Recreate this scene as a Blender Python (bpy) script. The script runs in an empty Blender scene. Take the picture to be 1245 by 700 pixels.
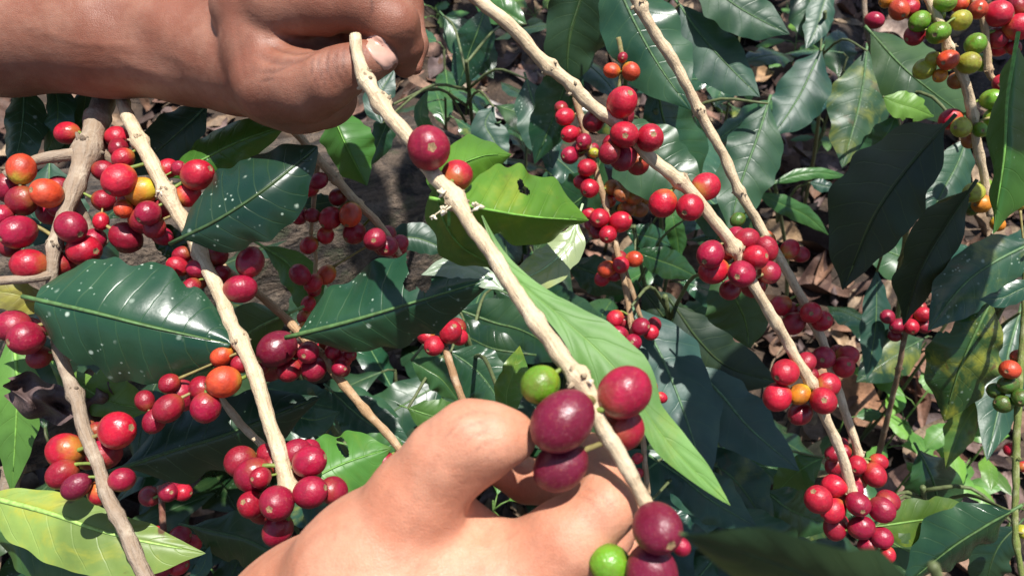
import bpy, math, random
import numpy as np
from mathutils import Vector, Matrix

random.seed(11)
rng = np.random.default_rng(11)
scene = bpy.context.scene
col = scene.collection

# ------------------------------------------------------------------ camera
F_PX = 977.0                       # focal length in pixels of a 1245 x 700 frame
CAM_H, PITCH = 1.0, math.radians(50)
cam_data = bpy.data.cameras.new('camera')
cam = bpy.data.objects.new('camera', cam_data)
col.objects.link(cam)
cam.location = (0, 0, CAM_H)
cam.rotation_euler = (math.pi / 2 - PITCH, 0, 0)
cam_data.sensor_width = 36.0
cam_data.lens = F_PX / 1245.0 * 36.0
cam_data.clip_start = 0.01
cam_data.clip_end = 500
cam_data.dof.use_dof = True
cam_data.dof.focus_distance = 0.40
cam_data.dof.aperture_fstop = 21.0
scene.camera = cam
RC = np.array(Matrix.Rotation(math.pi / 2 - PITCH, 3, 'X'))
CL = np.array([0, 0, CAM_H])

# ------------------------------------------------------------------ light
SUN_CAM = np.array([0.14, 0.68, 0.70])
SUN_DIR = RC @ (SUN_CAM / np.linalg.norm(SUN_CAM))
sun_el = math.asin(SUN_DIR[2])
sun_az = math.atan2(SUN_DIR[0], SUN_DIR[1])
world = bpy.data.worlds.new('World')
scene.world = world
world.use_nodes = True
wn = world.node_tree.nodes
sky = wn.new('ShaderNodeTexSky')
sky.sky_type = 'NISHITA'
sky.sun_disc = False
sky.sun_elevation = sun_el
sky.sun_rotation = sun_az
sky.dust_density = 1.0
bg = wn['Background']
bg.inputs['Strength'].default_value = 0.09
world.node_tree.links.new(sky.outputs[0], bg.inputs['Color'])
sun_data = bpy.data.lights.new('sun', 'SUN')
sun_data.energy = 5.0
sun_data.angle = math.radians(0.55)
sun_data.color = (1.0, 0.965, 0.91)
sun = bpy.data.objects.new('sun', sun_data)
col.objects.link(sun)
sun.location = (0.5, 0, 4)
sun.rotation_euler = Vector(SUN_DIR).to_track_quat('Z', 'Y').to_euler()

scene.view_settings.view_transform = 'Standard'
scene.view_settings.look = 'None'
scene.view_settings.exposure = 0.72
scene.view_settings.gamma = 1.0
scene.view_settings.use_curve_mapping = False
scene.render.engine = 'CYCLES'
scene.cycles.use_denoising = True
scene.cycles.max_bounces = 7
scene.cycles.transparent_max_bounces = 6
scene.cycles.caustics_reflective = False
scene.cycles.caustics_refractive = False
scene.cycles.sample_clamp_indirect = 4.0

# ------------------------------------------------------------------ helpers
def W(x, y, d):
    """a point of the place: direction of photo pixel (x, y), at depth d metres"""
    return CL + RC @ np.array([(x - 622.5) / F_PX * d, -(y - 350) / F_PX * d, -d])

def WA(P):
    P = np.asarray(P, float)
    c = np.stack([(P[:, 0] - 622.5) / F_PX * P[:, 2], -(P[:, 1] - 350) / F_PX * P[:, 2], -P[:, 2]], 1)
    return c @ RC.T + CL

ORIG = {}                                           # world origin of every object

def tag(o, label=None, cat=None, group=None, kind=None):
    if label: o['label'] = label
    if cat: o['category'] = cat
    if group: o['group'] = group
    if kind: o['kind'] = kind
    return o

def place(o, org, parent=None):
    col.objects.link(o)
    ORIG[o.name] = np.array(org, float)
    if parent is not None:
        o.parent = parent
        o.location = np.array(org) - ORIG[parent.name]
    else:
        o.location = org
    return o

def empty(name, org):
    o = bpy.data.objects.new(name, None)
    o.empty_display_size = 0.02
    return place(o, org)

def mesh_data(name, V, Fq, uv=None, smooth=True, cols=None, mats=None, mat_idx=None):
    me = bpy.data.meshes.new(name)
    me.from_pydata([tuple(map(float, v)) for v in V], [], [tuple(map(int, f)) for f in Fq])
    if uv is not None:
        lay = me.uv_layers.new(name='UVMap')
        vi = np.empty(len(me.loops), np.int32)
        me.loops.foreach_get('vertex_index', vi)
        lay.data.foreach_set('uv', np.asarray(uv, np.float32)[vi].ravel())
    if cols is not None:
        at = me.color_attributes.new('tint', 'FLOAT_COLOR', 'POINT')
        c4 = np.ones((len(V), 4), np.float32); c4[:, :3] = cols
        at.data.foreach_set('color', c4.ravel())
    if smooth:
        me.polygons.foreach_set('use_smooth', np.ones(len(me.polygons), bool))
    for m in (mats or []):
        me.materials.append(m)
    if mat_idx is not None:
        me.polygons.foreach_set('material_index', np.asarray(mat_idx, np.int32))
    me.update()
    return me

def mobj(name, V, Fq, mat, parent=None, uv=None, color=None, org=None, smooth=True, cols=None):
    V = np.asarray(V, float)
    if org is None:
        org = V.mean(0) if parent is not None else V[np.argmin(V[:, 2])]
    me = mesh_data(name, V - org, Fq, uv, smooth, cols, [mat])
    o = bpy.data.objects.new(name, me)
    place(o, org, parent)
    if color is not None:
        o.color = (*color, 1)
    return o

def catmull(P, n):
    P = np.asarray(P, float)
    if len(P) == 2:
        return P[0] + (P[1] - P[0]) * np.linspace(0, 1, n)[:, None]
    Q = np.vstack([2 * P[0] - P[1], P, 2 * P[-1] - P[-2]])
    seg = np.linalg.norm(np.diff(P[:, :2], axis=0), axis=1)
    cum = np.concatenate([[0], np.cumsum(seg)])
    out = []
    for s in np.linspace(0, cum[-1], n):
        i = min(np.searchsorted(cum, s, 'right') - 1, len(P) - 2)
        t = (s - cum[i]) / max(seg[i], 1e-9)
        p0, p1, p2, p3 = Q[i:i + 4]
        out.append(.5 * ((2 * p1) + (-p0 + p2) * t + (2 * p0 - 5 * p1 + 4 * p2 - p3) * t * t + (-p0 + 3 * p1 - 3 * p2 + p3) * t ** 3))
    return np.array(out)

def tube(P, R, ns=10, rough=0.0, cap=True):
    """verts, quads, uv of a tube through world points P with radii R"""
    P = np.asarray(P, float); R = np.asarray(R, float); n = len(P)
    T = np.gradient(P, axis=0); T /= np.linalg.norm(T, axis=1)[:, None] + 1e-12
    up = np.array([0.3, 0.2, 0.93]); 
    a = np.cross(T[0], up); a /= np.linalg.norm(a)
    V, UV = [], []
    ph = rng.uniform(0, 6.28, 6)
    L = np.concatenate([[0], np.cumsum(np.linalg.norm(np.diff(P, axis=0), axis=1))])
    ang = np.linspace(0, 2 * np.pi, ns, endpoint=False)
    for i in range(n):
        a = a - T[i] * np.dot(a, T[i]); a /= np.linalg.norm(a); b = np.cross(T[i], a)
        s = L[i] / max(R.mean(), 1e-5)
        k = 1 + rough * (np.sin(2 * ang + s * .9 + ph[0]) * .4 + np.sin(3 * ang - s * 1.3 + ph[1]) * .3 + np.sin(ang + s * .55 + ph[2]) * .5
                         + np.sin(5 * ang + 2.1 * s + ph[3]) * .25)
        V.append(P[i] + R[i] * k[:, None] * (np.cos(ang)[:, None] * a + np.sin(ang)[:, None] * b))
        UV.append(np.stack([ang / (2 * np.pi), np.full(ns, L[i])], 1))
    V = np.vstack(V); UV = np.vstack(UV)
    Fq = []
    for i in range(n - 1):
        for j in range(ns):
            k = (j + 1) % ns
            Fq.append((i * ns + j, i * ns + k, (i + 1) * ns + k, (i + 1) * ns + j))
    if cap:
        Fq.append(tuple(range(ns - 1, -1, -1)))
        Fq.append(tuple(range((n - 1) * ns, n * ns)))
    return V, Fq, UV

class Bag:
    """collects pieces of ONE part"""
    def __init__(s): s.V, s.F, s.U, s.C, s.n = [], [], [], [], 0
    def add(s, V, Fq, U=None, c=None):
        s.V.append(V); s.F += [tuple(i + s.n for i in f) for f in Fq]
        s.U.append(U if U is not None else np.zeros((len(V), 2)))
        s.C.append(np.tile(c if c is not None else (1, 1, 1), (len(V), 1)))
        s.n += len(V)
    def build(s, name, mat, parent=None, color=None, org=None, cols=False):
        return mobj(name, np.vstack(s.V), s.F, mat, parent, np.vstack(s.U), color, org, cols=np.vstack(s.C) if cols else None)

# ------------------------------------------------------------------ materials
class NT:
    def __init__(s, name):
        s.m = bpy.data.materials.new(name); s.m.use_nodes = True
        s.t = s.m.node_tree; s.n = s.t.nodes; s.p = s.n['Principled BSDF']; s.out = s.n['Material Output']
    def new(s, ty, **kw):
        nd = s.n.new(ty)
        for k, v in kw.items(): setattr(nd, k, v)
        return nd
    def l(s, a, b): s.t.links.new(a, b)
    def put(s, sock, v):
        if hasattr(v, 'is_linked'): s.l(v, sock)
        else: sock.default_value = v
    def math(s, op, a, b=None, c=None, clamp=False):
        nd = s.new('ShaderNodeMath', operation=op, use_clamp=clamp)
        s.put(nd.inputs[0], a)
        if b is not None: s.put(nd.inputs[1], b)
        if c is not None: s.put(nd.inputs[2], c)
        return nd.outputs[0]
    def step(s, v, lo, hi, a=0.0, b=1.0):
        nd = s.new('ShaderNodeMapRange', interpolation_type='SMOOTHSTEP')
        s.put(nd.inputs['Value'], v)
        nd.inputs['From Min'].default_value = lo; nd.inputs['From Max'].default_value = hi
        nd.inputs['To Min'].default_value = a; nd.inputs['To Max'].default_value = b
        return nd.outputs['Result']
    def mix(s, f, a, b, mode='MIX'):
        nd = s.new('ShaderNodeMix', data_type='RGBA', blend_type=mode)
        s.put(nd.inputs['Factor'], f)
        for sock, v in ((nd.inputs[6], a), (nd.inputs[7], b)):
            if isinstance(v, tuple): v = (*v, 1) if len(v) == 3 else v
            s.put(sock, v)
        return nd.outputs[2]
    def noise(s, vec, scale, detail=3, rough=.55, dist=0.0):
        nd = s.new('ShaderNodeTexNoise'); nd.inputs['Scale'].default_value = scale
        nd.inputs['Detail'].default_value = detail; nd.inputs['Roughness'].default_value = rough
        nd.inputs['Distortion'].default_value = dist
        if vec is not None: s.l(vec, nd.inputs['Vector'])
        return nd.outputs['Fac']
    def voro(s, vec, scale, feature='F1'):
        nd = s.new('ShaderNodeTexVoronoi', feature=feature); nd.inputs['Scale'].default_value = scale
        if vec is not None: s.l(vec, nd.inputs['Vector'])
        return nd
    def attr(s, name):
        nd = s.new('ShaderNodeAttribute', attribute_type='OBJECT', attribute_name=name)
        return nd.outputs['Fac']
    def objcol(s):
        s.oi = s.new('ShaderNodeObjectInfo'); return s.oi.outputs['Color']
    def coords(s):
        tc = s.new('ShaderNodeTexCoord'); return tc
    def bump(s, h, strength, dist):
        nd = s.new('ShaderNodeBump'); nd.inputs['Strength'].default_value = strength; nd.inputs['Distance'].default_value = dist
        s.l(h, nd.inputs['Height']); return nd.outputs['Normal']

def leaf_material():
    b = NT('leaf_surface')
    tc = b.coords()
    base = b.objcol()
    uv = b.new('ShaderNodeUVMap'); uv.uv_map = 'UVMap'
    sx = b.new('ShaderNodeSeparateXYZ'); b.l(uv.outputs[0], sx.inputs[0])
    u, v = sx.outputs[0], sx.outputs[1]
    av = b.math('ABSOLUTE', b.math('MULTIPLY_ADD', v, 2.0, -1.0))
    # offset texture space by object so that no two leaves repeat
    vadd = b.new('ShaderNodeVectorMath', operation='ADD'); b.l(tc.outputs['Object'], vadd.inputs[0])
    cmb = b.new('ShaderNodeCombineXYZ')
    for i in range(3): b.l(b.math('MULTIPLY', b.oi.outputs['Random'], 3.0 + 2 * i), cmb.inputs[i])
    b.l(cmb.outputs[0], vadd.inputs[1]); P = vadd.outputs[0]
    wob = b.noise(P, 60, 2)
    s = b.math('ADD', b.math('MULTIPLY_ADD', u, 9.0, b.math('MULTIPLY', b.math('POWER', av, 1.3), -1.25)), b.math('MULTIPLY', wob, .35))
    lat = b.step(b.math('PINGPONG', s, .5), 0.0, .055, 1.0, 0.0)
    lat = b.math('MULTIPLY', lat, b.step(av, .80, 1.0, 1.0, 0.0))
    mid = b.step(av, .012, .05, 1.0, 0.0)
    big = b.noise(P, 22, 3)
    fine = b.noise(P, 190, 3)
    c = b.mix(b.step(big, .32, .72), b.mix(.42, base, (.0, .010, .006)), b.mix(.06, base, (.20, .30, .05)))
    c = b.mix(b.math('MULTIPLY', fine, .22), c, (.02, .05, .02))
    var = b.mix(1.0, c, (1.9, 1.35, .55), 'MULTIPLY'); c = b.mix(b.math('MULTIPLY', b.math('POWER', b.oi.outputs['Random'], 2.0), .6), c, var)
    vein = b.mix(.55, base, (.28, .42, .08))
    c = b.mix(b.math('MULTIPLY', lat, .08), c, vein)
    c = b.mix(b.math('MULTIPLY', mid, .5), c, vein)
    # yellowing, browning of sick leaves
    yel = b.attr('yellow')
    ym = b.math('MULTIPLY', b.step(b.noise(P, 34, 5, .65, .6), .47, .74, 0., .85), yel, clamp=True)
    c = b.mix(ym, c, (.42, .40, .04))
    bm = b.math('MULTIPLY', b.step(b.noise(P, 55, 5, .6, .5), .62, .70), yel, clamp=True)
    c = b.mix(bm, c, (.10, .045, .02))
    # pale specks and splashes of dried mud
    vo = b.voro(P, 120); sm = b.step(b.math('ADD', vo.outputs['Distance'], b.math('MULTIPLY', b.noise(P, 420, 2), .22)), .16, .30, 1.0, 0.0)
    sm = b.math('MULTIPLY', sm, b.step(b.noise(P, 40, 2), .50, .60))
    vo2 = b.voro(P, 330); sm2 = b.step(vo2.outputs['Distance'], .12, .25, 1.0, 0.0)
    sm2 = b.math('MULTIPLY', sm2, b.step(b.noise(P, 75, 2), .55, .62))
    sm = b.math('MULTIPLY', b.math('MAXIMUM', sm, b.math('MULTIPLY', sm2, .8)), b.attr('specks'), clamp=True)
    c = b.mix(b.math('MULTIPLY', sm, .8), c, (.50, .60, .48))
    # paler, duller underside
    geo = b.new('ShaderNodeNewGeometry')
    cu = b.mix(.45, c, (.16, .26, .09))
    c2 = b.mix(geo.outputs['Backfacing'], c, cu)
    b.l(c2, b.p.inputs['Base Color'])
    r = b.math('MULTIPLY_ADD', big, .34, b.math('ADD', b.attr('dull'), -.06))
    r = b.math('ADD', r, b.math('MULTIPLY', geo.outputs['Backfacing'], .25), clamp=True)
    r = b.math('ADD', r, b.math('MULTIPLY', sm, .3), clamp=True)
    b.l(r, b.p.inputs['Roughness'])
    b.p.inputs['Specular IOR Level'].default_value = .5
    h = b.math('ADD', b.math('MULTIPLY', lat, -.38), b.math('MULTIPLY', mid, -.9))
    h = b.math('ADD', h, b.math('MULTIPLY', fine, .35)); h = b.math('ADD', h, b.math('MULTIPLY', b.noise(P, 500, 2), .12))
    nrm = b.bump(h, .45, .0006)
    b.l(nrm, b.p.inputs['Normal'])
    tr = b.new('ShaderNodeBsdfTranslucent')
    tcx = b.mix(.5, c, (.30, .48, .04)); b.l(tcx, tr.inputs['Color']); b.l(nrm, tr.inputs['Normal'])
    mx = b.new('ShaderNodeMixShader')
    b.l(b.attr('thin'), mx.inputs[0]); b.l(b.p.outputs[0], mx.inputs[1]); b.l(tr.outputs[0], mx.inputs[2])
    b.l(mx.outputs[0], b.out.inputs['Surface'])
    return b.m

def cherry_material():
    b = NT('cherry_skin')
    tc = b.coords(); base = b.objcol()
    va = b.new('ShaderNodeVectorMath', operation='ADD'); b.l(tc.outputs['Object'], va.inputs[0])
    cm = b.new('ShaderNodeCombineXYZ')
    for i in range(3): b.l(b.math('MULTIPLY', b.oi.outputs['Random'], 17.0 + 9 * i), cm.inputs[i])
    b.l(cm.outputs[0], va.inputs[1]); P = va.outputs[0]
    sz = b.new('ShaderNodeSeparateXYZ'); b.l(tc.outputs['Object'], sz.inputs[0]); z = sz.outputs[2]
    n1 = b.noise(P, 1.3, 3); n2 = b.noise(P, 6, 3)
    c = b.mix(b.step(n1, .35, .7), base, b.mix(.45, base, (.10, .004, .012)))
    # less ripe towards the stalk
    gz = b.math('ADD', b.math('MULTIPLY', z, -.5), b.math('MULTIPLY', n1, .6))
    gm = b.math('MULTIPLY', b.step(gz, .45, .95), b.attr('unripe'), clamp=True)
    c = b.mix(gm, c, (.50, .42, .03))
    c = b.mix(b.math('MULTIPLY', b.step(n2, .55, .75), .25), c, b.mix(.5, base, (.5, .18, .08)))
    vo = b.voro(P, 9); sp = b.step(vo.outputs['Distance'], .03, .09, 1.0, 0.0)
    sp = b.math('MULTIPLY', sp, b.step(b.noise(P, 3, 1), .5, .6))
    c = b.mix(b.math('MULTIPLY', sp, .6), c, (.55, .33, .22))
    c = b.mix(b.math('MULTIPLY', b.step(b.noise(P, 2.2, 5, .7, .4), .58, .70), .55), c, b.mix(.6, base, (.06, .01, .012)))
    c = b.mix(b.math('MULTIPLY', b.step(b.noise(P, 14, 4, .7), .55, .75), .14), c, (.60, .42, .38))
    b.l(c, b.p.inputs['Base Color'])
    b.l(b.math('MULTIPLY_ADD', n2, .36, b.math('MULTIPLY_ADD', b.oi.outputs['Random'], .14, .15)), b.p.inputs['Roughness'])
    b.p.inputs['Specular IOR Level'].default_value = .5
    b.p.inputs['Subsurface Weight'].default_value = .12
    b.p.inputs['Subsurface Radius'].default_value = (.004, .001, .0006)
    b.p.inputs['Subsurface Scale'].default_value = .5
    b.l(b.bump(b.math('ADD', b.math('MULTIPLY', n1, 1.0), b.math('MULTIPLY', n2, .22)), .5, .0012), b.p.inputs['Normal'])
    return b.m

def simple_mat(name, c1, c2, scale, rough=.7, bump=.4, dist=.001, use_obj=False, coord='Object', spec=.3):
    b = NT(name); tc = b.coords(); P = tc.outputs[coord]
    n = b.noise(P, scale, 5, .6)
    if use_obj:
        base = b.objcol(); c = b.mix(b.step(n, .3, .7), b.mix(.5, base, (.03, .02, .012)), base)
    else:
        c = b.mix(b.step(n, .3, .7), c1, c2)
    b.l(c, b.p.inputs['Base Color']); b.p.inputs['Roughness'].default_value = rough
    b.p.inputs['Specular IOR Level'].default_value = spec
    b.l(b.bump(n, bump, dist), b.p.inputs['Normal'])
    return b.m

def twig_material():
    b = NT('twig_bark'); tc = b.coords(); base = b.objcol()
    uv = b.new('ShaderNodeUVMap'); uv.uv_map = 'UVMap'
    mp = b.new('ShaderNodeMapping'); mp.inputs['Scale'].default_value = (9, 70, 1); b.l(uv.outputs[0], mp.inputs[0])
    st = b.noise(mp.outputs[0], 1.6, 5, .65, .6)
    P = tc.outputs['Object']
    bl = b.noise(P, 95, 4, .6); fi = b.noise(P, 620, 3, .6)
    c = b.mix(b.step(st, .36, .64), b.mix(.35, base, (.22, .13, .06)), base)
    c = b.mix(b.math('MULTIPLY', b.step(bl, .48, .7), .5), c, b.mix(.5, base, (.80, .70, .52)))
    c = b.mix(b.math('MULTIPLY', b.step(bl, .42, .28), .6), c, b.mix(.5, base, (.14, .09, .05)))
    c = b.mix(b.math('MULTIPLY', b.step(fi, .58, .75), .4), c, (.16, .10, .05))
    b.l(c, b.p.inputs['Base Color']); b.p.inputs['Roughness'].default_value = .68
    b.p.inputs['Specular IOR Level'].default_value = .3
    h = b.math('ADD', b.math('MULTIPLY', st, .8), b.math('ADD', b.math('MULTIPLY', fi, .5), b.math('MULTIPLY', bl, .6)))
    b.l(b.bump(h, .8, .0014), b.p.inputs['Normal'])
    return b.m

def skin_material():
    b = NT('skin'); tc = b.coords(); base = b.objcol(); P = tc.outputs['Object']
    n1 = b.noise(P, 38, 4, .6); n2 = b.noise(P, 210, 3); 
    vo = b.voro(P, 1150, 'DISTANCE_TO_EDGE'); cell = b.step(vo.outputs['Distance'], 0, .22)
    c = b.mix(b.step(n1, .35, .68), b.mix(.45, base, b.mix(1.0, base, (.74, .48, .42), 'MULTIPLY')), b.mix(.10, base, (.75, .48, .36)))
    c = b.mix(b.math('MULTIPLY', b.step(n2, .48, .72), .28), c, b.mix(.6, base, (.16, .06, .04)))
    n4 = b.noise(P, 95, 3); c = b.mix(b.math('MULTIPLY', b.step(n4, .55, .72), .22), c, b.mix(1.0, base, (1.25, 1.2, 1.2), 'MULTIPLY'))
    pm = b.noise(P, 900, 2); c = b.mix(b.math('MULTIPLY', b.step(pm, .5, .7), .18), c, b.mix(.6, base, (.20, .06, .035)))
    # dirt worked into the creases; also darkens the forearm's painted shadow band
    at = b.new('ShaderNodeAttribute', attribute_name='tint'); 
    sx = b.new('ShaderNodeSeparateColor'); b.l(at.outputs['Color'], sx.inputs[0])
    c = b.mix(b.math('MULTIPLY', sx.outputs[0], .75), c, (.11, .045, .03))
    b.l(c, b.p.inputs['Base Color'])
    b.l(b.math('MULTIPLY_ADD', n2, .3, .37), b.p.inputs['Roughness'])
    b.p.inputs['Specular IOR Level'].default_value = .4
    b.p.inputs['Subsurface Weight'].default_value = .22
    b.p.inputs['Subsurface Radius'].default_value = (.006, .0022, .0012)
    b.p.inputs['Subsurface Scale'].default_value = .45
    h = b.math('ADD', b.math('MULTIPLY', cell, .20), b.math('ADD', b.math('MULTIPLY', n2, 1.0), b.math('MULTIPLY', n1, 1.2)))
    mp = b.new('ShaderNodeMapping'); mp.inputs['Rotation'].default_value = (.5, .3, .9); mp.inputs['Scale'].default_value = (60, 420, 420)
    b.l(P, mp.inputs[0]); h = b.math('ADD', h, b.math('MULTIPLY', b.noise(mp.outputs[0], 1, 3), .55))
    b.l(b.bump(h, .34, .0009), b.p.inputs['Normal'])
    return b.m

def litter_material():
    b = NT('dead_leaf_surface'); tc = b.coords(); P = tc.outputs['Object']
    at = b.new('ShaderNodeAttribute', attribute_name='tint'); base = at.outputs['Color']
    n = b.noise(P, 70, 4); n2 = b.noise(P, 260, 3)
    c = b.mix(b.step(n, .35, .7), b.mix(.55, base, (.03, .018, .012)), base)
    c = b.mix(b.math('MULTIPLY', b.step(n2, .52, .7), .4), c, (.05, .03, .02))
    b.l(c, b.p.inputs['Base Color']); b.p.inputs['Roughness'].default_value = .62
    b.p.inputs['Specular IOR Level'].default_value = .3
    b.l(b.bump(b.math('ADD', n, n2), .6, .002), b.p.inputs['Normal'])
    return b.m

def soil_material():
    b = NT('soil'); tc = b.coords(); P = tc.outputs['Object']
    n = b.noise(P, 9, 6, .65); n2 = b.noise(P, 90, 5, .65); v = b.voro(P, 120)
    c = b.mix(b.step(n, .35, .65), (.020, .013, .009), (.06, .038, .024))
    c = b.mix(b.step(n2, .52, .74), c, (.12, .078, .05))
    b.l(c, b.p.inputs['Base Color']); b.p.inputs['Roughness'].default_value = .9
    h = b.math('ADD', n2, b.math('MULTIPLY', v.outputs['Distance'], .5))
    b.l(b.bump(h, .9, .006), b.p.inputs['Normal'])
    return b.m

def trunk_material():
    b = NT('rough_bark'); tc = b.coords()
    uv = b.new('ShaderNodeUVMap'); uv.uv_map = 'UVMap'
    mp = b.new('ShaderNodeMapping'); mp.inputs['Scale'].default_value = (26, 14, 1); b.l(uv.outputs[0], mp.inputs[0])
    st = b.noise(mp.outputs[0], 1.5, 6, .7, .8); P = tc.outputs['Object']
    n = b.noise(P, 30, 5, .6); f = b.noise(P, 220, 4, .6)
    c = b.mix(b.step(st, .38, .62), (.018, .013, .010), (.15, .108, .076))
    c = b.mix(b.math('MULTIPLY', b.step(n, .55, .70), .4), c, (.20, .175, .14))
    c = b.mix(b.math('MULTIPLY', b.step(n, .46, .34), .5), c, (.05, .065, .025))
    c = b.mix(b.math('MULTIPLY', b.step(f, .5, .7), .5), c, (.04, .028, .02))
    b.l(c, b.p.inputs['Base Color']); b.p.inputs['Roughness'].default_value = .85
    b.l(b.bump(b.math('ADD', st, b.math('MULTIPLY', f, .5)), 1.0, .016), b.p.inputs['Normal'])
    return b.m

M_LEAF = leaf_material(); M_CHERRY = cherry_material(); M_TWIG = twig_material(); M_SKIN = skin_material()
M_LITTER = litter_material(); M_SOIL = soil_material(); M_TRUNK = trunk_material()
M_STALK = simple_mat('green_stalk', 0, 0, 300, .5, .3, .0004, use_obj=True)
M_SCAR = simple_mat('cherry_scar', (.10, .05, .025), (.36, .24, .12), 3, .8, .5, .001)
M_NAIL = simple_mat('finger_nail', (.50, .27, .20), (.62, .37, .29), 60, .28, .15, .0004, spec=.5)
M_FLOWER = simple_mat('dried_flower', (.55, .45, .28), (.78, .72, .55), 300, .7, .4, .0006)

# ------------------------------------------------------------------ setting: ground, litter, trunk
_gk = rng.uniform(-1, 1, (14, 2)); _gp = rng.uniform(0, 6.28, 14)
def ground_z(x, y):
    z = 0
    for i in range(14):
        f = 2.2 * 1.32 ** i
        k = _gk[i] / np.linalg.norm(_gk[i])
        z = z + np.sin((k[0] * x + k[1] * y) * f + _gp[i]) * .028 / (1 + .34 * i)
    return z * np.exp(-(x * x + (y - 1) ** 2) / 60.0)

def build_ground():
    s = np.linspace(-1, 1, 181)
    ax = 2.0 * s + 118 * s ** 9
    X, Y = np.meshgrid(ax, ax + 1.0, indexing='ij')
    Z = ground_z(X, Y)
    V = np.stack([X, Y, Z], -1).reshape(-1, 3); n = len(s)
    Fq = [(i * n + j, (i + 1) * n + j, (i + 1) * n + j + 1, i * n + j + 1) for i in range(n - 1) for j in range(n - 1)]
    o = mobj('ground', V, Fq, M_SOIL, org=np.zeros(3))
    tag(o, 'brown soil under the coffee bushes strewn with dead leaves', 'ground', kind='structure')
build_ground()

DEAD = [(.22, .12, .075), (.30, .18, .12), (.16, .085, .06), (.36, .24, .15), (.09, .05, .04), (.27, .145, .10), (.13, .09, .085), (.42, .30, .19), (.24, .16, .14)]
def dead_leaf_geo(length, width, curl, roll, nu=7, nv=4, seed=None):
    t = np.linspace(0, 1, nu + 1); v = np.linspace(-1, 1, nv + 1)
    T, Vv = np.meshgrid(t, v, indexing='ij')
    pr = np.sin(np.pi * np.clip(T, .02, .98) ** .9) ** .8
    x = (T - .5) * length; y = Vv * width * .5 * pr
    ph = rng.uniform(0, 6.28, 3)
    z = curl * length * ((T - .5) ** 2 * 2) + roll * width * (Vv * pr) ** 2 + .10 * width * np.sin(T * 7 + ph[0]) * Vv + .07 * width * np.sin(T * 11 + Vv * 3 + ph[1])
    y = y * (1 - .25 * abs(roll)) + .05 * length * np.sin(T * 3 + ph[2])
    P = np.stack([x, y, z], -1).reshape(-1, 3)
    n = nv + 1
    Fq = [(i * n + j, (i + 1) * n + j, (i + 1) * n + j + 1, i * n + j + 1) for i in range(nu) for j in range(nv)]
    return P, Fq

def rot_z_tilt(P, az, tilt, taz):
    R = Matrix.Rotation(tilt, 3, Vector((math.cos(taz), math.sin(taz), 0))) @ Matrix.Rotation(az, 3, 'Z')
    return P @ np.array(R).T

def build_litter():
    B = Bag()
    for i in range(2600):
        y = rng.uniform(.15, 2.3); x = rng.uniform(-1.0, 1.0) * (.55 + .45 * y)
        L = rng.uniform(.03, .08) if i % 3 else rng.uniform(.07, .12)
        P, Fq = dead_leaf_geo(L, L * rng.uniform(.3, .55), rng.uniform(-.3, .6), rng.uniform(-.6, .9), 7, 4)
        P = rot_z_tilt(P, rng.uniform(0, 6.28), rng.uniform(0, .55), rng.uniform(0, 6.28))
        P += (x, y, ground_z(x, y) + rng.uniform(.003, .022))
        c = np.array(DEAD[rng.integers(len(DEAD))]) * rng.uniform(.5, 1.15)
        B.add(P, Fq, None, c)
    for i in range(420):
        y = rng.uniform(.15, 2.2); x = rng.uniform(-1.0, 1.0) * (.55 + .45 * y)
        a = rng.uniform(0, 6.28); L = rng.uniform(.03, .14); z = ground_z(x, y) + .012
        p0 = np.array([x, y, z]); p2 = p0 + np.array([math.cos(a), math.sin(a), rng.uniform(-.05, .25)]) * L
        p1 = (p0 + p2) / 2 + rng.normal(0, .006, 3)
        V, Fq, U = tube(catmull([p0, p1, p2], 5), np.linspace(.0018, .0008, 5), 4)
        B.add(V, Fq, U, np.array([(.20, .14, .09), (.34, .25, .16), (.10, .07, .05)][i % 3]))
    o = B.build('leaf_litter', M_LITTER, org=np.zeros(3), cols=True)
    tag(o, 'mat of small brown dead leaves and twigs covering the soil', 'leaf litter', kind='stuff')
build_litter()

def dead_leaf(x, y, length_px, ang, color, label, group=None, wfac=.5, roll=.35, lift=.03, d=None):
    """a fallen leaf that lies where the ray of a pixel meets the ground"""
    dirv = RC @ np.array([(x - 622.5) / F_PX, -(y - 350) / F_PX, -1.0])
    t = (CAM_H - lift) / -dirv[2]
    p = CL + dirv * t
    t = (CAM_H - lift - ground_z(p[0], p[1])) / -dirv[2]; p = CL + dirv * t
    L = length_px * t / F_PX * 1.1
    P, Fq = dead_leaf_geo(L, L * wfac, rng.uniform(-.1, .3), roll, 14, 8)
    # lie on the ground, tilted a little towards the light
    P = rot_z_tilt(P, -ang, rng.uniform(.1, .45), rng.uniform(-.5, .5)) + p
    P[:, 2] = np.maximum(P[:, 2], ground_z(P[:, 0], P[:, 1]) + .004)
    o = mobj('dead_leaf', P, Fq, M_LITTER, org=p, cols=np.tile(color, (len(P), 1)))
    tag(o, label, 'dead leaf', group)

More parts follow.
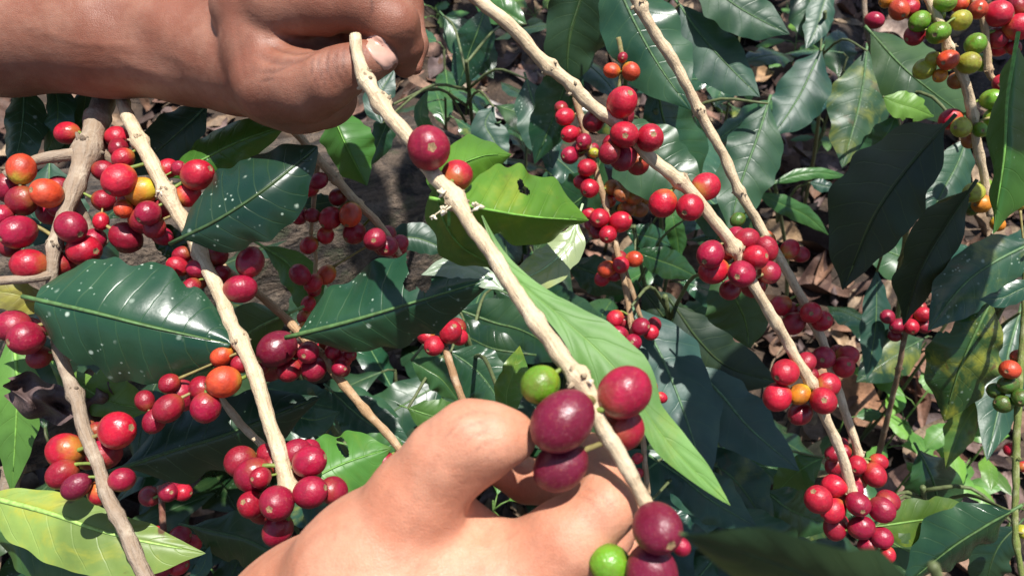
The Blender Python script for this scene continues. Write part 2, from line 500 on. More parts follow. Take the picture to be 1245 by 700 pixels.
def build_trunk():
    P = catmull([(-120, 470, .98), (120, 372, .94), (330, 320, .95), (520, 272, .98), (640, 250, 1.02)], 180)
    C = WA(P)
    R = np.interp(np.linspace(0, 1, 180), [0, .3, .6, .85, 1], [.150, .145, .135, .120, .03])
    V, Fq, U = tube(C, R, 120)
    n = len(C)
    # fissured relief
    cc = np.repeat(C, 120, axis=0); d = V - cc; rr = np.linalg.norm(d, axis=1)
    a = U[:, 0] * 2 * np.pi; s = U[:, 1]
    h = np.zeros(len(V))
    for k in range(26):
        m = rng.integers(6, 26); q = rng.uniform(4, 46); h += np.sin(m * a + q * s + rng.uniform(0, 6.28)) * rng.uniform(.3, 1) / 26
    for k in range(8):
        m = rng.integers(1, 5); q = rng.uniform(3, 14); h += np.sin(m * a + q * s + rng.uniform(0, 6.28)) * .12
    rd = np.abs(np.sin(9 * a + 3 * np.sin(s * 17) + 5 * h)) ** .6 + .6 * np.abs(np.sin(17 * a - 21 * s + 6 * h)) ** .7
    V = cc + d * (1 + .10 * h + .05 * rd)[:, None]
    o = mobj('tree_trunk', V, Fq, M_TRUNK, None, U)
    tag(o, 'thick fissured grey-brown trunk lying behind the leaves below the gripping fist', 'trunk')
build_trunk()

# ------------------------------------------------------------------ leaves
_PT = np.array([0, .03, .09, .18, .30, .42, .54, .66, .77, .86, .92, .96, 1.0])
_PW = np.array([.05, .12, .36, .68, .92, 1.0, .985, .90, .71, .45, .24, .12, .015])
def prof(t):
    tt = np.linspace(0, 1, 401); w = np.interp(tt, _PT, _PW)
    k = np.hanning(31); k /= k.sum()
    w2 = np.convolve(np.pad(w, 15, mode='edge'), k, 'valid'); w2[-8:] *= np.linspace(1, .1, 8)
    return np.interp(t, tt, w2)

def leaf_from_grid(parent, P, prf, color, nu, nv, vv, curl, wave, quilt, dull, specks, yellow, thin, bites, under, rib, name, jag, nface):
    """P: (nu+1, nv+1, 3) world points of the flat leaf"""
    Tn = np.gradient(P, axis=0); Sn = np.gradient(P, axis=1)
    N = np.cross(Tn, Sn); N /= np.linalg.norm(N, axis=2)[..., None] + 1e-12
    ref = nface if nface is not None else (CL - P[nu // 2, nv // 2])
    if np.dot(N[nu // 2, nv // 2], ref) < 0: N = -N; flip = True
    else: flip = False
    width = np.linalg.norm(P[nu // 2, 0] - P[nu // 2, -1])
    length = np.linalg.norm(np.diff(P[:, nv // 2], axis=0), axis=1).sum()
    t = np.linspace(0, 1, nu + 1)[:, None]; av = np.abs(vv)[None, :]
    ph = rng.uniform(0, 6.28, 4)
    wave = wave * 1.25
    wv = np.sin(t * rng.uniform(13, 19) + ph[0] + np.sign(vv)[None, :] * ph[1]) * .6 + np.sin(t * rng.uniform(24, 31) + ph[2]) * .4
    s = t * 9 - 1.25 * av ** 1.3
    q = np.abs(np.sin(np.pi * s)) * np.sin(np.pi * np.clip(av, 0, 1)) * .9
    big = np.sin(t * rng.uniform(3, 6) + ph[3]) * np.sign(vv)[None, :] * av
    h = prf[:, None] * (width * (-curl * av ** 2 + wave * wv * av ** 2.2 + .03 * big) + quilt * .0007 * q * min(1, length / .08))
    h = h + width * .018 * np.exp(-(av / .10) ** 2) * -1
    P = P + N * h[..., None]
    if jag > 0:
        P = P + (rng.normal(0, 1, P.shape) * jag * .0)
    U = np.stack(np.broadcast_arrays(t, (vv[None, :] + 1) / 2), -1)
    m = nv + 1
    Fq = []
    for i in range(nu):
        for j in range(nv):
            tc, vc = (i + .5) / nu, (vv[j] + vv[j + 1]) / 2
            if any(((tc - bt) / rt) ** 2 + ((vc - bv) / rv) ** 2 < 1 for bt, bv, rt, rv in bites): continue
            f = (i * m + j, (i + 1) * m + j, (i + 1) * m + j + 1, i * m + j + 1)
            if flip != under: f = f[::-1]
            Fq.append(f)
    o = mobj(name, P.reshape(-1, 3), Fq, M_LEAF, parent, U.reshape(-1, 2), color, org=P[0, nv // 2] if parent is not None else None)
    o['dull'] = float(dull); o['specks'] = float(specks); o['yellow'] = float(yellow); o['thin'] = float(thin)
    if rib:
        c = P[:, nv // 2] + N[:, nv // 2] * (width * .004)
        k = int(nu * .93)
        back = c[0] - (c[2] - c[0]) / np.linalg.norm(c[2] - c[0]) * .008
        pts = np.vstack([back, c[:k:2]])
        r = np.linspace(.0011, .0003, len(pts)) * min(1.3, length / .09)
        V, Fr, Ur = tube(pts, r, 6)
        lc = tuple(np.array(color) * 1.1 + np.array((.09, .14, .03)) * min(1, max(color) / .07))
        mobj('midrib', V, Fr, M_STALK, o, Ur, lc)
    return o

def leaf(parent, mid, wa, wb, color, da=0., db=0., curl=.06, wave=.05, quilt=1., dull=.22, specks=0., yellow=0., thin=.12, bites=(), under=False, rib=None, nu=46, nv=14, name='leaf', jag=0, broad=1., shape=None, sheen=None):
    """a leaf whose midrib passes through pixels (x, y) at depths d; wa / wb: half widths in pixels, da / db: how much deeper that edge lies"""
    q = catmull(mid, nu + 1); t = np.linspace(0, 1, nu + 1)
    if sheen is None:
        sheen = rng.uniform(.05, .85) if color is BG else 0
        if sheen: dull = dull + rng.uniform(.06, .26)
    if sheen:                                   # blade turned up to the sky
        x0, y0, d0 = np.array(mid, float).mean(0); k = sheen * d0 / F_PX
        q[:, 2] = d0 + k * (.08 * (q[:, 0] - x0) - .38 * (q[:, 1] - y0))
    T = np.gradient(q[:, :2], axis=0); T /= np.linalg.norm(T, axis=1)[:, None] + 1e-9
    nn = np.stack([T[:, 1], -T[:, 0]], 1)
    vv = np.linspace(-1, 1, nv + 1); prf = prof(t) ** broad
    if shape is not None: prf = prf * np.interp(t, *zip(*shape))
    ph = rng.uniform(0, 6.28, 6)
    wobA = 1 + .05 * np.sin(t * 14 + ph[0]) + .045 * np.sin(t * 23 + ph[1]) + .03 * np.sin(t * 41 + ph[2])
    wobB = 1 + .05 * np.sin(t * 13 + ph[3]) + .045 * np.sin(t * 25 + ph[4]) + .03 * np.sin(t * 38 + ph[5])
    P = np.zeros((nu + 1, nv + 1, 3))
    for j, v in enumerate(vv):
        w, dd = (wa, da) if v >= 0 else (-wb, db)
        pf = prf * (wobA if v >= 0 else wobB)
        off = nn * (abs(v) * w * pf)[:, None]
        X = q.copy(); X[:, :2] += off
        X[:, 2] += (k * (.08 * off[:, 0] - .38 * off[:, 1]) + .3 * dd * abs(v) * pf) if sheen else dd * abs(v) * pf
        P[:, j] = WA(X)
    if rib is None: rib = (wa + wb) > 40
    return leaf_from_grid(parent, P, prf, color, nu, nv, vv, curl, wave, quilt, dull, specks, yellow, thin, bites, under, rib, name, jag, None)

def leaf3(parent, base, az, pitch, length, width, color, droop=.25, roll=0., nu=30, nv=10, **kw):
    """a leaf set in the world: base point, heading, pitch, size in metres"""
    a = dict(curl=.08, wave=.03, quilt=1., dull=.22, specks=0., yellow=0., thin=.12, bites=(), under=False, rib=False, name='leaf', jag=0)
    a.update(kw)
    t = np.linspace(0, 1, nu + 1); prf = prof(t)
    ang = pitch - droop * t * 1.6
    st = length / nu
    h = np.array([math.cos(az), math.sin(az), 0]); up = np.array([0, 0, 1.])
    step = np.cos(ang)[:, None] * h + np.sin(ang)[:, None] * up
    C = np.asarray(base) + np.vstack([np.zeros(3), np.cumsum(step[:-1] * st, axis=0)])
    side0 = np.cross(h, up)
    prf = prf * (1 + .06 * np.sin(t * 14 + rng.uniform(0, 6)) + .05 * np.sin(t * 25 + rng.uniform(0, 6)))
    vv = np.linspace(-1, 1, nv + 1); P = np.zeros((nu + 1, nv + 1, 3))
    for i in range(nu + 1):
        n = np.cross(side0, step[i]); sd = side0 * math.cos(roll) + n * math.sin(roll)
        P[i] = C[i] + np.outer(vv, sd) * width * .5 * prf[i]
    return leaf_from_grid(parent, P, prf, color, nu, nv, vv, nface=up, **a)

# ------------------------------------------------------------------ branches and cherries
def cherry_mesh(kind):
    nr, ns = 16, 24
    V, mi, Fq = [], [], []
    zs = np.linspace(0, np.pi, nr + 1)
    lobes = rng.uniform(0, 6.28, 4)
    for i, th in enumerate(zs):
        # th = 0 apex (+z), pi stalk end
        r = math.sin(th); z = math.cos(th) * 1.08
        r *= 1 + .03 * math.cos(th)
        if th < .22: z -= .05 * (1 - th / .22) ; r = max(r, .0)
        for j in range(ns):
            a = 2 * math.pi * j / ns
            k = 1 + .018 * math.cos(2 * a + lobes[0]) + .012 * math.sin(3 * a + lobes[1] + z)
            if kind == 'wrinkled':
                k += .05 * math.sin(7 * a + 3 * z + lobes[2]) * r + .035 * math.sin(11 * a - 5 * z) * r
            V.append((r * k * math.cos(a), r * k * math.sin(a), z))
    for i in range(nr):
        for j in range(ns):
            k = (j + 1) % ns
            Fq.append((i * ns + j, (i + 1) * ns + j, (i + 1) * ns + k, i * ns + k))
            mi.append(1 if i < 1 else 0)
    # raised rim round the scar
    V = np.array(V)
    for i, (rr, dz) in enumerate([(.11, .0), (.20, .055)]):
        for j in range(ns):
            a = 2 * math.pi * j / ns; 
            w = 1 + .12 * math.sin(5 * a + lobes[3])
            V[i * ns + j] = (rr * w * math.cos(a), rr * w * math.sin(a), (1.035 if i == 0 else 1.085))
    Fq.append(tuple(range(ns))); mi.append(1)
    me = mesh_data('cherry', V, Fq, None, True, None, [M_CHERRY, M_SCAR], mi)
    return me
CH_MESH = [cherry_mesh('plain'), cherry_mesh('plain'), cherry_mesh('plain')]
CH_WRINK = cherry_mesh('wrinkled')
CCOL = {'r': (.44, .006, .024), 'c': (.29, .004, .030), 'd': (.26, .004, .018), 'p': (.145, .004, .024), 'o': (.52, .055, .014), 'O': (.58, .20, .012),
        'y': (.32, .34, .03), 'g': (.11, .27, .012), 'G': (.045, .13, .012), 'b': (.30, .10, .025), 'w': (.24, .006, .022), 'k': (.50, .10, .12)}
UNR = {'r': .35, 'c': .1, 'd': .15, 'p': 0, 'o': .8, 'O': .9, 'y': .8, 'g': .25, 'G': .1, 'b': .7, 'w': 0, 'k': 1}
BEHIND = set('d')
ALL_CH = []

class Branch:
    def __init__(s, name, label, cat, pts, color=(.46, .33, .19), nodes=(), rough=.10, group=None, ns=12, extra=()):
        """pts: (x, y, depth, radius in px)"""
        s.pts = np.array(pts, float)
        L = np.linalg.norm(np.diff(s.pts[:, :2], axis=0), axis=1).sum()
        n = max(8, int(L / 3.5))
        s.q = catmull(s.pts, n)
        s.C = WA(s.q[:, :3]); s.R = .94 * s.q[:, 3] * s.q[:, 2] / F_PX
        s.root = empty(name, s.C[0])
        tag(s.root, label, cat, group)
        R = s.R.copy()
        for (nx, ny) in nodes:
            dd = np.hypot(s.q[:, 0] - nx, s.q[:, 1] - ny)
            R *= 1 + .34 * np.exp(-(dd / (s.q[:, 3] * .75)) ** 2)
        for k in range(int(L / 34)):
            u = rng.uniform(.04, .96) * L; i0 = int(u / L * (n - 1)); R *= 1 + rng.uniform(.03, .11) * np.exp(-((np.arange(n) - i0) / rng.uniform(1.2, 2.6)) ** 2)
        s.color = color
        C = s.C + np.array([np.sin(np.arange(n) * .23 + rng.uniform(0, 6)), np.sin(np.arange(n) * .31), np.sin(np.arange(n) * .19)]).T * s.R[:, None] * .10
        V, Fq, U = tube(C, R * (1 + .05 * np.sin(np.arange(n) * .9) * np.sin(np.arange(n) * .37)), ns, rough)
        mobj('stem', V, Fq, M_TWIG, s.root, U, color)
        for e in extra: s.side(e)
        for (nx, ny) in nodes: s.knob(nx, ny)
    def side(s, pts, color=None):
        p = np.array(pts, float); n = max(6, int(np.linalg.norm(np.diff(p[:, :2], axis=0), axis=1).sum() / 4))
        q = catmull(p, n); V, Fq, U = tube(WA(q[:, :3]), q[:, 3] * q[:, 2] / F_PX, 10, .10)
        mobj('side_twig', V, Fq, M_TWIG, s.root, U, color or s.color)
    def at(s, x, y):
        i = int(np.argmin(np.hypot(s.q[:, 0] - x, s.q[:, 1] - y)))
        return i
    def knob(s, x, y):
        i = s.at(x, y); B = Bag(); c, r = s.C[i], s.R[i]
        T = s.C[min(i + 1, len(s.C) - 1)] - s.C[max(i - 1, 0)]; T /= np.linalg.norm(T)
        for k in range(9):
            v = rng.normal(0, 1, 3); v -= T * np.dot(v, T); v /= np.linalg.norm(v)
            p0 = c + v * r * .8 + T * r * rng.uniform(-.5, .5); p1 = p0 + (v + T * rng.uniform(-.6, .6)) * r * rng.uniform(.45, .95)
            V, Fq, U = tube(np.array([p0, (p0 + p1) / 2 + rng.normal(0, .12, 3) * r, p1]), np.array([.34, .30, .12]) * r, 6)
            B.add(V, Fq, U)
        B.build('node_scar', M_TWIG, s.root, tuple(np.array(s.color) * .75))
    def flower(s, x, y, n=5, size=6):
        """withered flower buds left at a node"""
        i = s.at(x, y); B = Bag(); d = s.q[i, 2]
        c = WA([(x, y, d - .004)])[0]
        for k in range(n):
            v = rng.normal(0, 1, 3); v /= np.linalg.norm(v); r = size * d / F_PX
            V, Fq, U = tube(np.array([c, c + v * r * .7 + rng.normal(0, .2, 3) * r, c + v * r * 1.5]), np.array([.35, .42, .2]) * r, 6)
            B.add(V, Fq, U)
        V, Fq, U = tube(np.array([s.C[i], c]), np.array([.8, .8]) * size * .3 * d / F_PX, 6); B.add(V, Fq, U)
        B.build('withered_flower', M_FLOWER, s.root)
    def cherries(s, items, doff=0.0):
        for it in items:
            x, y, r, code = it[:4]
            hint = it[4] if len(it) > 4 else (1 if code in BEHIND else -1)
            i = s.at(x, y); d0 = s.q[i, 2] + doff; rs = s.q[i, 3]
            dist = math.hypot(s.q[i, 0] - x, s.q[i, 1] - y)
            ov = max(0., (r + rs * .9) ** 2 - dist ** 2) ** .5 * d0 / F_PX
            d = d0 + (hint * max(ov, r * .35 * d0 / F_PX))
            ALL_CH.append(dict(b=s, x=x, y=y, r=r, code=code, d=d, i=i, hint=hint))

def pack(br, n):
    """more fruit behind what shows, so that the clusters are as crowded as in the photograph"""
    own = [c for c in ALL_CH if c['b'] is br]
    for k in range(n):
        c = own[rng.integers(len(own))]; a = rng.uniform(0, 6.28); f = rng.uniform(.75, 1.25)
        x, y, r = c['x'] + math.cos(a) * c['r'] * f, c['y'] + math.sin(a) * c['r'] * f, c['r'] * rng.uniform(.72, .95)
        i = br.at(x, y)
        if math.hypot(br.q[i, 0] - x, br.q[i, 1] - y) > 3.2 * r: continue
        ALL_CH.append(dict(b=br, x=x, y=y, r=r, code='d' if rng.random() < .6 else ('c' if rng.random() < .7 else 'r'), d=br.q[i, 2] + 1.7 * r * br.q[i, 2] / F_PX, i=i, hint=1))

def build_cherries():
    n = len(ALL_CH)
    X = np.array([c['x'] for c in ALL_CH], float); Y = np.array([c['y'] for c in ALL_CH], float)
    R = np.array([c['r'] for c in ALL_CH], float); D = np.array([c['d'] for c in ALL_CH], float)
    own = np.array([id(c['b']) for c in ALL_CH])
    D = D + np.arange(n) * 1e-6
    for it in range(60):
        moved = False
        for a in range(n):
            near = np.where((np.hypot(X - X[a], Y - Y[a]) < .93 * (R + R[a])) & (np.arange(n) > a))[0]
            for b in near:
                dd = .5 * (D[a] + D[b])
                if abs(D[a] - D[b]) > .05: continue
                need = max(0, (.93 * (R[a] + R[b])) ** 2 - (X[a] - X[b]) ** 2 - (Y[a] - Y[b]) ** 2) ** .5 * dd / F_PX
                gap = D[b] - D[a]
                if abs(gap) < need - 1e-5:
                    s = 1 if gap >= 0 else -1
                    mv = (need - abs(gap)) * .5
                    D[a] -= s * mv * .7; D[b] += s * mv * .7; moved = True
        if not moved: break
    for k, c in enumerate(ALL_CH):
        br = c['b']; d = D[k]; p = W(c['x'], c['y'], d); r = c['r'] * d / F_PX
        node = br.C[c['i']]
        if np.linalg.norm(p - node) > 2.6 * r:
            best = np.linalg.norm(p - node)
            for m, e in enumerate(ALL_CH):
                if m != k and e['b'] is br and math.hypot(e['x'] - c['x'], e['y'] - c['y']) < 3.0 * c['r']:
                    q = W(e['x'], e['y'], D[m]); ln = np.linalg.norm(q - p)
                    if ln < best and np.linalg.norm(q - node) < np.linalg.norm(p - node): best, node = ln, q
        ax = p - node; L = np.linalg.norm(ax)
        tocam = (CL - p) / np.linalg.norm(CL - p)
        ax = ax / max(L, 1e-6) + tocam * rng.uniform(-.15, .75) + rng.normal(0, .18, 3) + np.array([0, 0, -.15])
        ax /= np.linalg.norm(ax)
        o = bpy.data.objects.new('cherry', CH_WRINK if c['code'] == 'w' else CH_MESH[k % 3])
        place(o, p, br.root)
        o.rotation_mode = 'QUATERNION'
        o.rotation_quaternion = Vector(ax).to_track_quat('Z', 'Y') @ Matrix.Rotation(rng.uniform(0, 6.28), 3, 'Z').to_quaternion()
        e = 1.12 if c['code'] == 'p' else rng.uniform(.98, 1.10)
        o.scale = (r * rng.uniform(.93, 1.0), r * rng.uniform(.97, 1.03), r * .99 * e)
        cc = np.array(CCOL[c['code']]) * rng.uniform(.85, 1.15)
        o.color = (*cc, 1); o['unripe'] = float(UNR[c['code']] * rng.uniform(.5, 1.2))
        # its short green stalk
        q0 = p - ax * r * 1.0
        mid = (q0 + node) / 2 - ax * r * .15
        pts = catmull([p - ax * r * .9, q0 - ax * r * .12, mid, node], 8)
        V, Fq, U = tube(pts, np.array([.20, .15, .13, .12, .12, .13, .14, .16]) * r, 6)
        st = mobj('stalk', V, Fq, M_STALK, br.root, U, (.22, .30, .06) if rng.random() < .6 else (.30, .25, .09))

# ------------------------------------------------------------------ hands (implicit surfaces meshed with surface nets)
def cam_pt(x, y, d):
    return np.array([(x - 622.5) / F_PX * d, -(y - 350) / F_PX * d, -d])

class Flesh:
    def __init__(s): s.pr = []; s.cv = []
    def bone(s, *pts, k=12):
        """a chain of tapered, rounded pieces; pts: (x, y, depth, radius px); k: blending in px"""
        for a, b in zip(pts[:-1], pts[1:]):
            s.pr.append((cam_pt(*a[:3]), a[3] * a[2] / F_PX, cam_pt(*b[:3]), b[3] * b[2] / F_PX, k * a[2] / F_PX))
    def union(s, P):
        D = None
        for a, ra, b, rb, k in s.pr:
            ab = b - a; h = np.clip((P - a) @ ab / max(ab @ ab, 1e-12), 0, 1)
            q = np.linalg.norm(P - a - h[..., None] * ab, axis=-1) - (ra + (rb - ra) * h)
            if D is None: D = q
            else:
                g = np.maximum(k - np.abs(D - q), 0) / k
                D = np.minimum(D, q) - g * g * k * .25
        return D
    def surf(s, x, y, d0=.15, d1=.45):
        ds = np.linspace(d0, d1, 700)
        P = np.stack([(x - 622.5) / F_PX * ds, -(y - 350) / F_PX * ds, -ds], 1)
        v = s.union(P); i = np.argmax(v < 0)
        if v[i] >= 0: return None
        return P[i]
    def crease(s, pts, r, depth=1.0):
        q = catmull(np.array([(x, y, 0) for x, y in pts], float), max(6, len(pts) * 5))
        S = [s.surf(x, y) for x, y, _ in q]; S = [p for p in S if p is not None]
        if len(S) > 1: s.cv.append((np.array(S), r * abs(S[0][2]) / F_PX, depth))
    def full(s, P, want_crease=False):
        D = s.union(P); cr = np.zeros(D.shape)
        for S, r, dep in s.cv:
            lo, hi = S.min(0) - 5 * r, S.max(0) + 5 * r
            m = np.all((P > lo) & (P < hi), axis=-1)
            Q = P[m]
            if not len(Q): continue
            best = np.full(len(Q), 1e9); par = np.zeros(len(Q))
            for i in range(len(S) - 1):
                ab = S[i + 1] - S[i]; h = np.clip((Q - S[i]) @ ab / (ab @ ab + 1e-14), 0, 1)
                dd = np.linalg.norm(Q - S[i] - h[:, None] * ab, axis=1)
                up = dd < best; best[up] = dd[up]; par[up] = (i + h[up]) / (len(S) - 1)
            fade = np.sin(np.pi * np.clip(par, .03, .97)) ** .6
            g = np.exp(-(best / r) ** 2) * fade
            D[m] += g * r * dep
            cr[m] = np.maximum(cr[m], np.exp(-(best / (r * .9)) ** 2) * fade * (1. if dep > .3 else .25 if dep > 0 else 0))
        return (D, cr) if want_crease else D
    def mesh(s, res, clip=None):
        lo = np.min([np.minimum(a - ra, b - rb) for a, ra, b, rb, k in s.pr], 0) - .008
        hi = np.max([np.maximum(a + ra, b + rb) for a, ra, b, rb, k in s.pr], 0) + .008
        if clip is not None: lo = np.maximum(lo, clip[0]); hi = np.minimum(hi, clip[1])
        n = np.ceil((hi - lo) / res).astype(int) + 1
        ax = [lo[i] + np.arange(n[i]) * res for i in range(3)]
        D = np.empty(n, np.float32)
        for i in range(n[0]):
            Yg, Zg = np.meshgrid(ax[1], ax[2], indexing='ij')
            D[i] = s.full(np.stack([np.full(Yg.shape, ax[0][i]), Yg, Zg], -1))
        D[0] = D[-1] = D[:, 0] = D[:, -1] = np.maximum(D[:, 0], .001) if False else 1
        D[0] = 1; D[-1] = 1; D[:, 0] = 1; D[:, -1] = 1; D[:, :, 0] = 1; D[:, :, -1] = 1
        neg = D < 0
        cx, cy, cz = [k - 1 for k in n]
        cnt = np.zeros((cx, cy, cz), np.float32); acc = np.zeros((cx, cy, cz, 3), np.float32)
        corner = [(i, j, k) for i in (0, 1) for j in (0, 1) for k in (0, 1)]
        sl = lambda c: (slice(c[0], c[0] + cx), slice(c[1], c[1] + cy), slice(c[2], c[2] + cz))
        for c in corner:
            for axx in range(3):
                if c[axx]: continue
                c2 = list(c); c2[axx] = 1
                a, b = D[sl(c)], D[sl(c2)]
                m = (a < 0) != (b < 0)
                t = np.where(m, a / np.where(m, a - b, 1), 0)
                pos = [np.full(a.shape, float(c[q]), np.float32) for q in range(3)]; pos[axx] = t
                for q in range(3): acc[..., q] += np.where(m, pos[q], 0)
                cnt += m
        act = cnt > 0
        idx = -np.ones((cx, cy, cz), np.int64); idx[act] = np.arange(act.sum())
        I = np.argwhere(act)
        V = lo + (I + acc[act] / cnt[act][:, None]) * res
        quads = []
        for axx in range(3):
            b1, b2 = [(1, 2), (2, 0), (0, 1)][axx]
            sh = [slice(1, -1)] * 3; sh[axx] = slice(0, -1)
            s2 = [slice(1, -1)] * 3; s2[axx] = slice(1, None)
            A = neg[tuple(sh)]; Bn = neg[tuple(s2)]
            for flag in (True, False):
                g = np.argwhere((A != Bn) & (A == flag)); 
                if not len(g): continue
                g = g + 1; g[:, axx] -= 1
                def ix(o1, o2):
                    h = g.copy(); h[:, b1] -= o1; h[:, b2] -= o2
                    h = np.clip(h, 0, np.array([cx, cy, cz]) - 1)
                    return idx[h[:, 0], h[:, 1], h[:, 2]]
                q = np.stack([ix(1, 1), ix(0, 1), ix(0, 0), ix(1, 0)], 1)
                if not flag: q = q[:, ::-1]
                quads.append(q)
        Q = np.vstack(quads); Q = Q[(Q >= 0).all(1)]
        # light smoothing
        for it in range(2):
            S = np.zeros_like(V); C = np.zeros(len(V))
            for e in range(4):
                a, b = Q[:, e], Q[:, (e + 1) % 4]
                np.add.at(S, a, V[b]); np.add.at(C, a, 1)
            V = V + .35 * (S / np.maximum(C, 1)[:, None] - V)
        _, cr = s.full(V, True)
        return V @ RC.T + CL, Q, cr

def nail(fl, cx, cy, ang, L, Wd, parent, lift=.0006, n=10):
    """a nail plate draped over the finger tip"""
    V, Fq = [], []
    ca, sa = math.cos(ang), math.sin(ang)
    for i in range(n + 1):
        for j in range(n + 1):
            a, b = 2 * i / n - 1, 2 * j / n - 1
            # square to rounded oval
            u = a * math.sqrt(1 - .42 * b * b); w = b * math.sqrt(1 - .32 * a * a)
            x, y = cx + ca * u * L - sa * w * Wd, cy + sa * u * L + ca * w * Wd
            p = fl.surf(x, y)
            if p is None: p = fl.surf(cx + (x - cx) * .8, cy + (y - cy) * .8)
            e = max(abs(a), abs(b))
            p = p * (1 - (lift * (1.0 if e < .99 else -.6)) / np.linalg.norm(p))
            V.append(p)
    V = np.array(V) @ RC.T + CL
    Fq = [(i * (n + 1) + j, (i + 1) * (n + 1) + j, (i + 1) * (n + 1) + j + 1, i * (n + 1) + j + 1) for i in range(n) for j in range(n)]
    c = V[len(V) // 2]
    nrm = np.cross(V[Fq[0][1]] - V[Fq[0][0]], V[Fq[0][3]] - V[Fq[0][0]])
    if np.dot(nrm, CL - c) < 0: Fq = [f[::-1] for f in Fq]
    return mobj('nail', V, Fq, M_NAIL, parent)

def build_fist():
    f = Flesh()
    f.bone((-160, 14, .425, 88), (0, 36, .415, 75), (130, 44, .408, 69), (235, 60, .398, 63), (290, 70, .390, 64), k=24)
    f.bone((290, 74, .388, 62), (345, 92, .366, 60), (366, 104, .362, 56), k=22)
    f.bone((372, 108, .364, 50), (398, 118, .372, 36), k=16)
    f.bone((330, -10, .385, 66), (350, 20, .378, 56), k=20)                       # back of hand and palm
    f.bone((312, 14, .358, 44), (320, 52, .356, 42), (334, 96, .352, 44), k=22)
    f.bone((285, 30, .392, 56), (345, 30, .372, 50), (420, 30, .372, 38), k=16)
    f.bone((332, 104, .350, 46), (372, 106, .340, 42), (398, 98, .333, 36), k=12)                       # ball of the thumb
    f.bone((398, 97, .333, 36), (420, 86, .331, 30), (444, 76, .332, 25), (464, 71, .335, 20), k=8)
    f.bone((300, 8, .360, 44), (340, 6, .346, 42), (400, 4, .338, 37), (446, 6, .333, 36), k=10)       # index finger
    f.bone((446, 6, .333, 36), (478, 30, .334, 32), (491, 56, .341, 23), (492, 80, .348, 15), k=8)
    f.bone((430, -14, .378, 36), (488, 8, .374, 26), (502, 55, .368, 18), (504, 82, .364, 10), k=8)   # middle finger
    f.bone((430, -20, .405, 34), (488, 0, .402, 24), (498, 50, .40, 16), k=8)
    for pts, r, dp in [([(345, 44), (362, 51), (395, 50), (428, 40)], 6, 1.6), ([(110, -10), (150, 30), (190, 70), (232, 112)], 24, .22), ([(10, 20), (90, 50), (170, 58), (250, 84)], 5, -.22), ([(120, 52), (160, 80), (230, 98)], 4, -.2), ([(286, 20), (292, 60), (300, 100)], 5, .3), ([(298, 30), (303, 64), (310, 100)], 4, .25), ([(312, 66), (336, 76), (362, 74), (392, 58)], 4, 1.3),  # broad forearm groove, faintly darkened, stands in for a cast shadow
                       ([(316, 88), (336, 86), (356, 76)], 3, 1.1), ([(316, 98), (334, 96)], 2.2, .9), ([(322, 50), (345, 62), (372, 64), (398, 54)], 3.5, 1.1),
                       ([(392, 60), (388, 82), (400, 112)], 2.2, 1.1), ([(401, 57), (398, 82), (410, 110)], 2.2, 1.2), ([(410, 56), (408, 80), (420, 107)], 2.4, 1.2),
                       ([(419, 55), (417, 78), (429, 104)], 2.2, 1.1), ([(383, 66), (379, 84), (390, 112)], 1.8, .8),
                       ([(424, 36), (432, 44), (448, 46), (472, 52), (483, 70), (482, 92)], 3, .9),
                       ([(440, -20), (452, 4), (449, 26)], 2.2, .5), ([(470, 50), (488, 40), (505, 40)], 1.8, .4)]:
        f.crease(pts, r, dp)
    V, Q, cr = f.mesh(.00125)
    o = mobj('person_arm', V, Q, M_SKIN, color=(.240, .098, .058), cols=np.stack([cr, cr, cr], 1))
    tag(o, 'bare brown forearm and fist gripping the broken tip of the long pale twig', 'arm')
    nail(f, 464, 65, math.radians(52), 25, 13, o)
    return f

